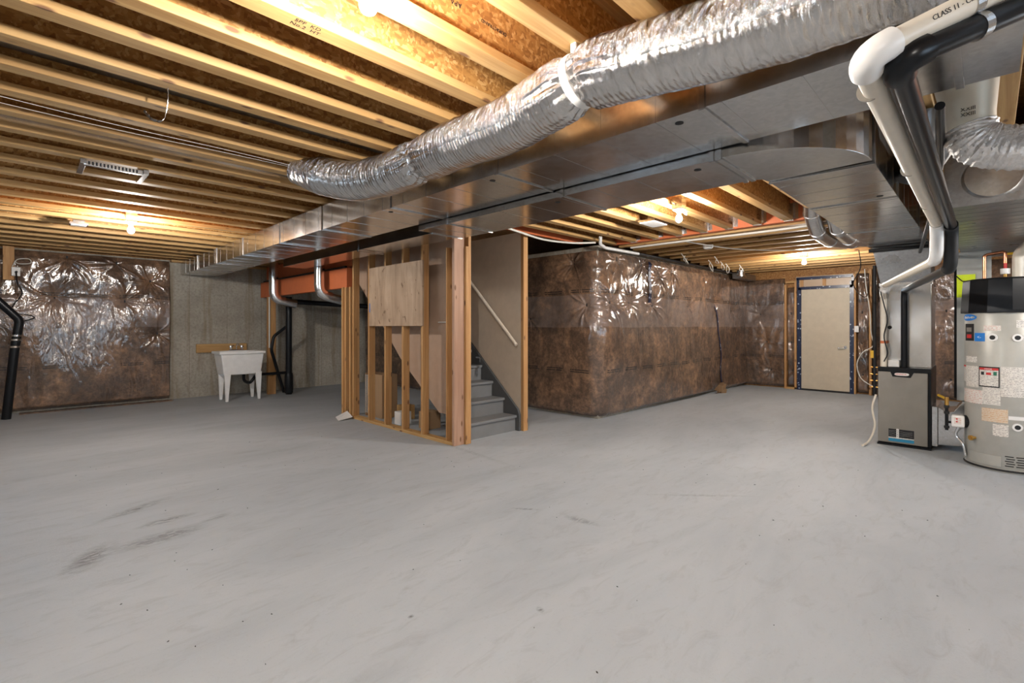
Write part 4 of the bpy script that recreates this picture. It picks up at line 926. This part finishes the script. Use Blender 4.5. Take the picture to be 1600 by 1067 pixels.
for (x, y, sx, sy, lab) in ((.47, 7.32, .16, .12, 'small white ceiling light box beside the left bulb'), (4.95, 2.66, .32, .2, 'flat white light panel next to the bulb beyond the ducts')):
    t = thing('ceiling_light_panel', lab, 'light panel', (x, y, 2.44)); MB().box(x - sx / 2, x + sx / 2, y - sy / 2, y + sy / 2, 2.452, 2.475).build('frame', 'galv', t); MB().box(x - sx / 2 + .015, x + sx / 2 - .015, y - sy / 2 + .012, y + sy / 2 - .012, 2.444, 2.452).build('diffuser', 'white', t)
    MB().box(x - .05, x + .05, y - .04, y + .04, 2.475, 2.53).build('driver_box', 'galv', t)
t = thing('smoke_alarm', 'round white smoke alarm under the joists beyond the orange beam', 'smoke alarm', (6.95, 2.88, 2.42)); MB().lathe([(.001, 0), (.05, 0), (.068, .02), (.07, .055), (.001, .055)], (6.95, 2.88, 2.425), 28).build('body', 'white', t, smooth=True)
tag(MB().tube(elbow_path([(5.42, 3.68, 2.5), (5.5, 3.74, 2.42), (5.7, 3.79, 2.40), (6.6, 3.80, 2.415)], .03), .022, 14).build('water_pipe', 'white', smooth=True), 'short bent white plastic pipe on top corner of the insulated block', 'pipe')
tag(MB().tube(bez([(3.7, 3.96, 2.47), (4.2, 4.03, 2.45), (4.75, 4.09, 2.43), (5.2, 3.98, 2.43), (5.45, 3.78, 2.44)]), .013, 10).build('cable', 'wire', smooth=True), 'white cable sagging from the duct to the insulated corner', 'cable')
tag(MB().box(5.8, 11.3, 3.80, 3.86, 2.405, 2.44).build('drain_pipe', 'black', bevel=.01), 'long black pipe along the top edge of the insulated block', 'pipe')
for k, (y, dx) in enumerate(((3.60, 0), (3.66, .1))):
    pts = [(-.6, 3.50 + k * .12, 2.47), (.3, 3.53 + k * .09, 2.455), (1.0, 3.54 + k * .06, 2.46), (1.6, 3.60 + k * .02, 2.47), (2.05, 3.7 + k * .02, 2.49)]
    tag(MB().tube(bez(pts), .0016, 6).build('cable', 'wire', smooth=True), ['thin pale cable strung under the left joists to the foil duct end, upper of two', 'thin pale cable strung under the left joists to the foil duct end, lower of two'][k], 'cable')
rs = random.Random(5)
for k in range(7):
    x = 7.3 + .35 * k; y = 3.45 + rs.uniform(-.25, .15)
    p = [(x, y, 2.46), (x + .05, y - .05, 2.36), (x + .15 + rs.uniform(0, .1), y + .02, 2.27 + rs.uniform(0, .1)), (x + .3, y + .1, 2.4), (x + .35, y + .1, 2.47)]
    tag(MB().tube(bez(p), .006, 6).build('cable', 'wire', smooth=True), ORD[k] + ' pale cable loop hanging over the insulated block, counted from the near corner', 'cable', 'loops of cable over the insulated block')
tag(MB().tube(bez([(6.3, 2.9, 2.45), (7.4, 2.6, 2.44), (8.2, 2.0, 2.45), (8.6, 1.5, 2.46)]), .008, 6).build('cable', 'wire', smooth=True), 'pale cable stretched diagonally below the far joists', 'cable')
tag(MB().tube(bez([(6.22, .9, 2.455), (6.22, 1.8, 2.44), (6.23, 2.8, 2.45), (6.22, 3.7, 2.45)]), .014, 8).build('cable', 'wire', smooth=True), 'bundled pale cable running along the bottom of the orange beam', 'cable')
tag(MB().tube(bez([(4.40, 2.16, 2.50), (4.55, 2.10, 2.40), (4.62, 2.14, 2.46), (4.60, 2.2, 2.56)]), .006, 8).build('cable', 'wire', smooth=True), 'small curved white cable beside the bulb beyond the ducts', 'cable')
# leaf-like brown scrap by the block
b = MB(); rs = random.Random(3)
for k in range(14):
    a = rs.uniform(0, 6.28); c = Vector((9.62 + rs.uniform(-.09, .12), 3.75 + rs.uniform(-.05, .03), rs.uniform(.02, .16))); u = Vector((math.cos(a), math.sin(a), rs.uniform(-.5, .5))) * .07; v = Vector((0, -.02, .05))
    b.hexa([c - u - v, c + u - v, c + u - v + Vector((0, -.004, 0)), c - u - v + Vector((0, -.004, 0))], [c - u * .4 + v, c + u * .6 + v, c + u * .6 + v + Vector((0, -.004, 0)), c - u * .4 + v + Vector((0, -.004, 0))])
tag(b.build('insulation_tuft', 'card'), 'tuft of loose brown insulation on the floor against the block', 'scrap')
# floor grit
b = MB(); rs = random.Random(9)
for k in range(160):
    x, y = rs.uniform(.3, 6), rs.uniform(-.2, 6)
    if 3.2 < x < 4.6 and y > 4: continue
    s_ = rs.uniform(.0015, .006) * (1 if k % 6 else 1.6); a = rs.uniform(0, 3.14); ux, uy = math.cos(a) * s_, math.sin(a) * s_
    b.hexa([(x - ux, y - uy, 0), (x + uy * .5, y - ux * .5, 0), (x + ux, y + uy, 0), (x - uy * .5, y + ux * .5, 0)], [(x - ux * .6, y - uy * .6, .002), (x + uy * .3, y - ux * .3, .003), (x + ux * .6, y + uy * .6, .003), (x - uy * .3, y + ux * .3, .002)])
tag(b.build('floor_grit', 'blackm'), 'scattered dark grit specks on the grey concrete floor', 'debris', kind='stuff')

for o in list(bpy.data.objects):
    if '_o' in o: del o['_o']
for o in bpy.data.objects:
    if o.get('kind') == 'structure' and not o.get('label'):
        pass
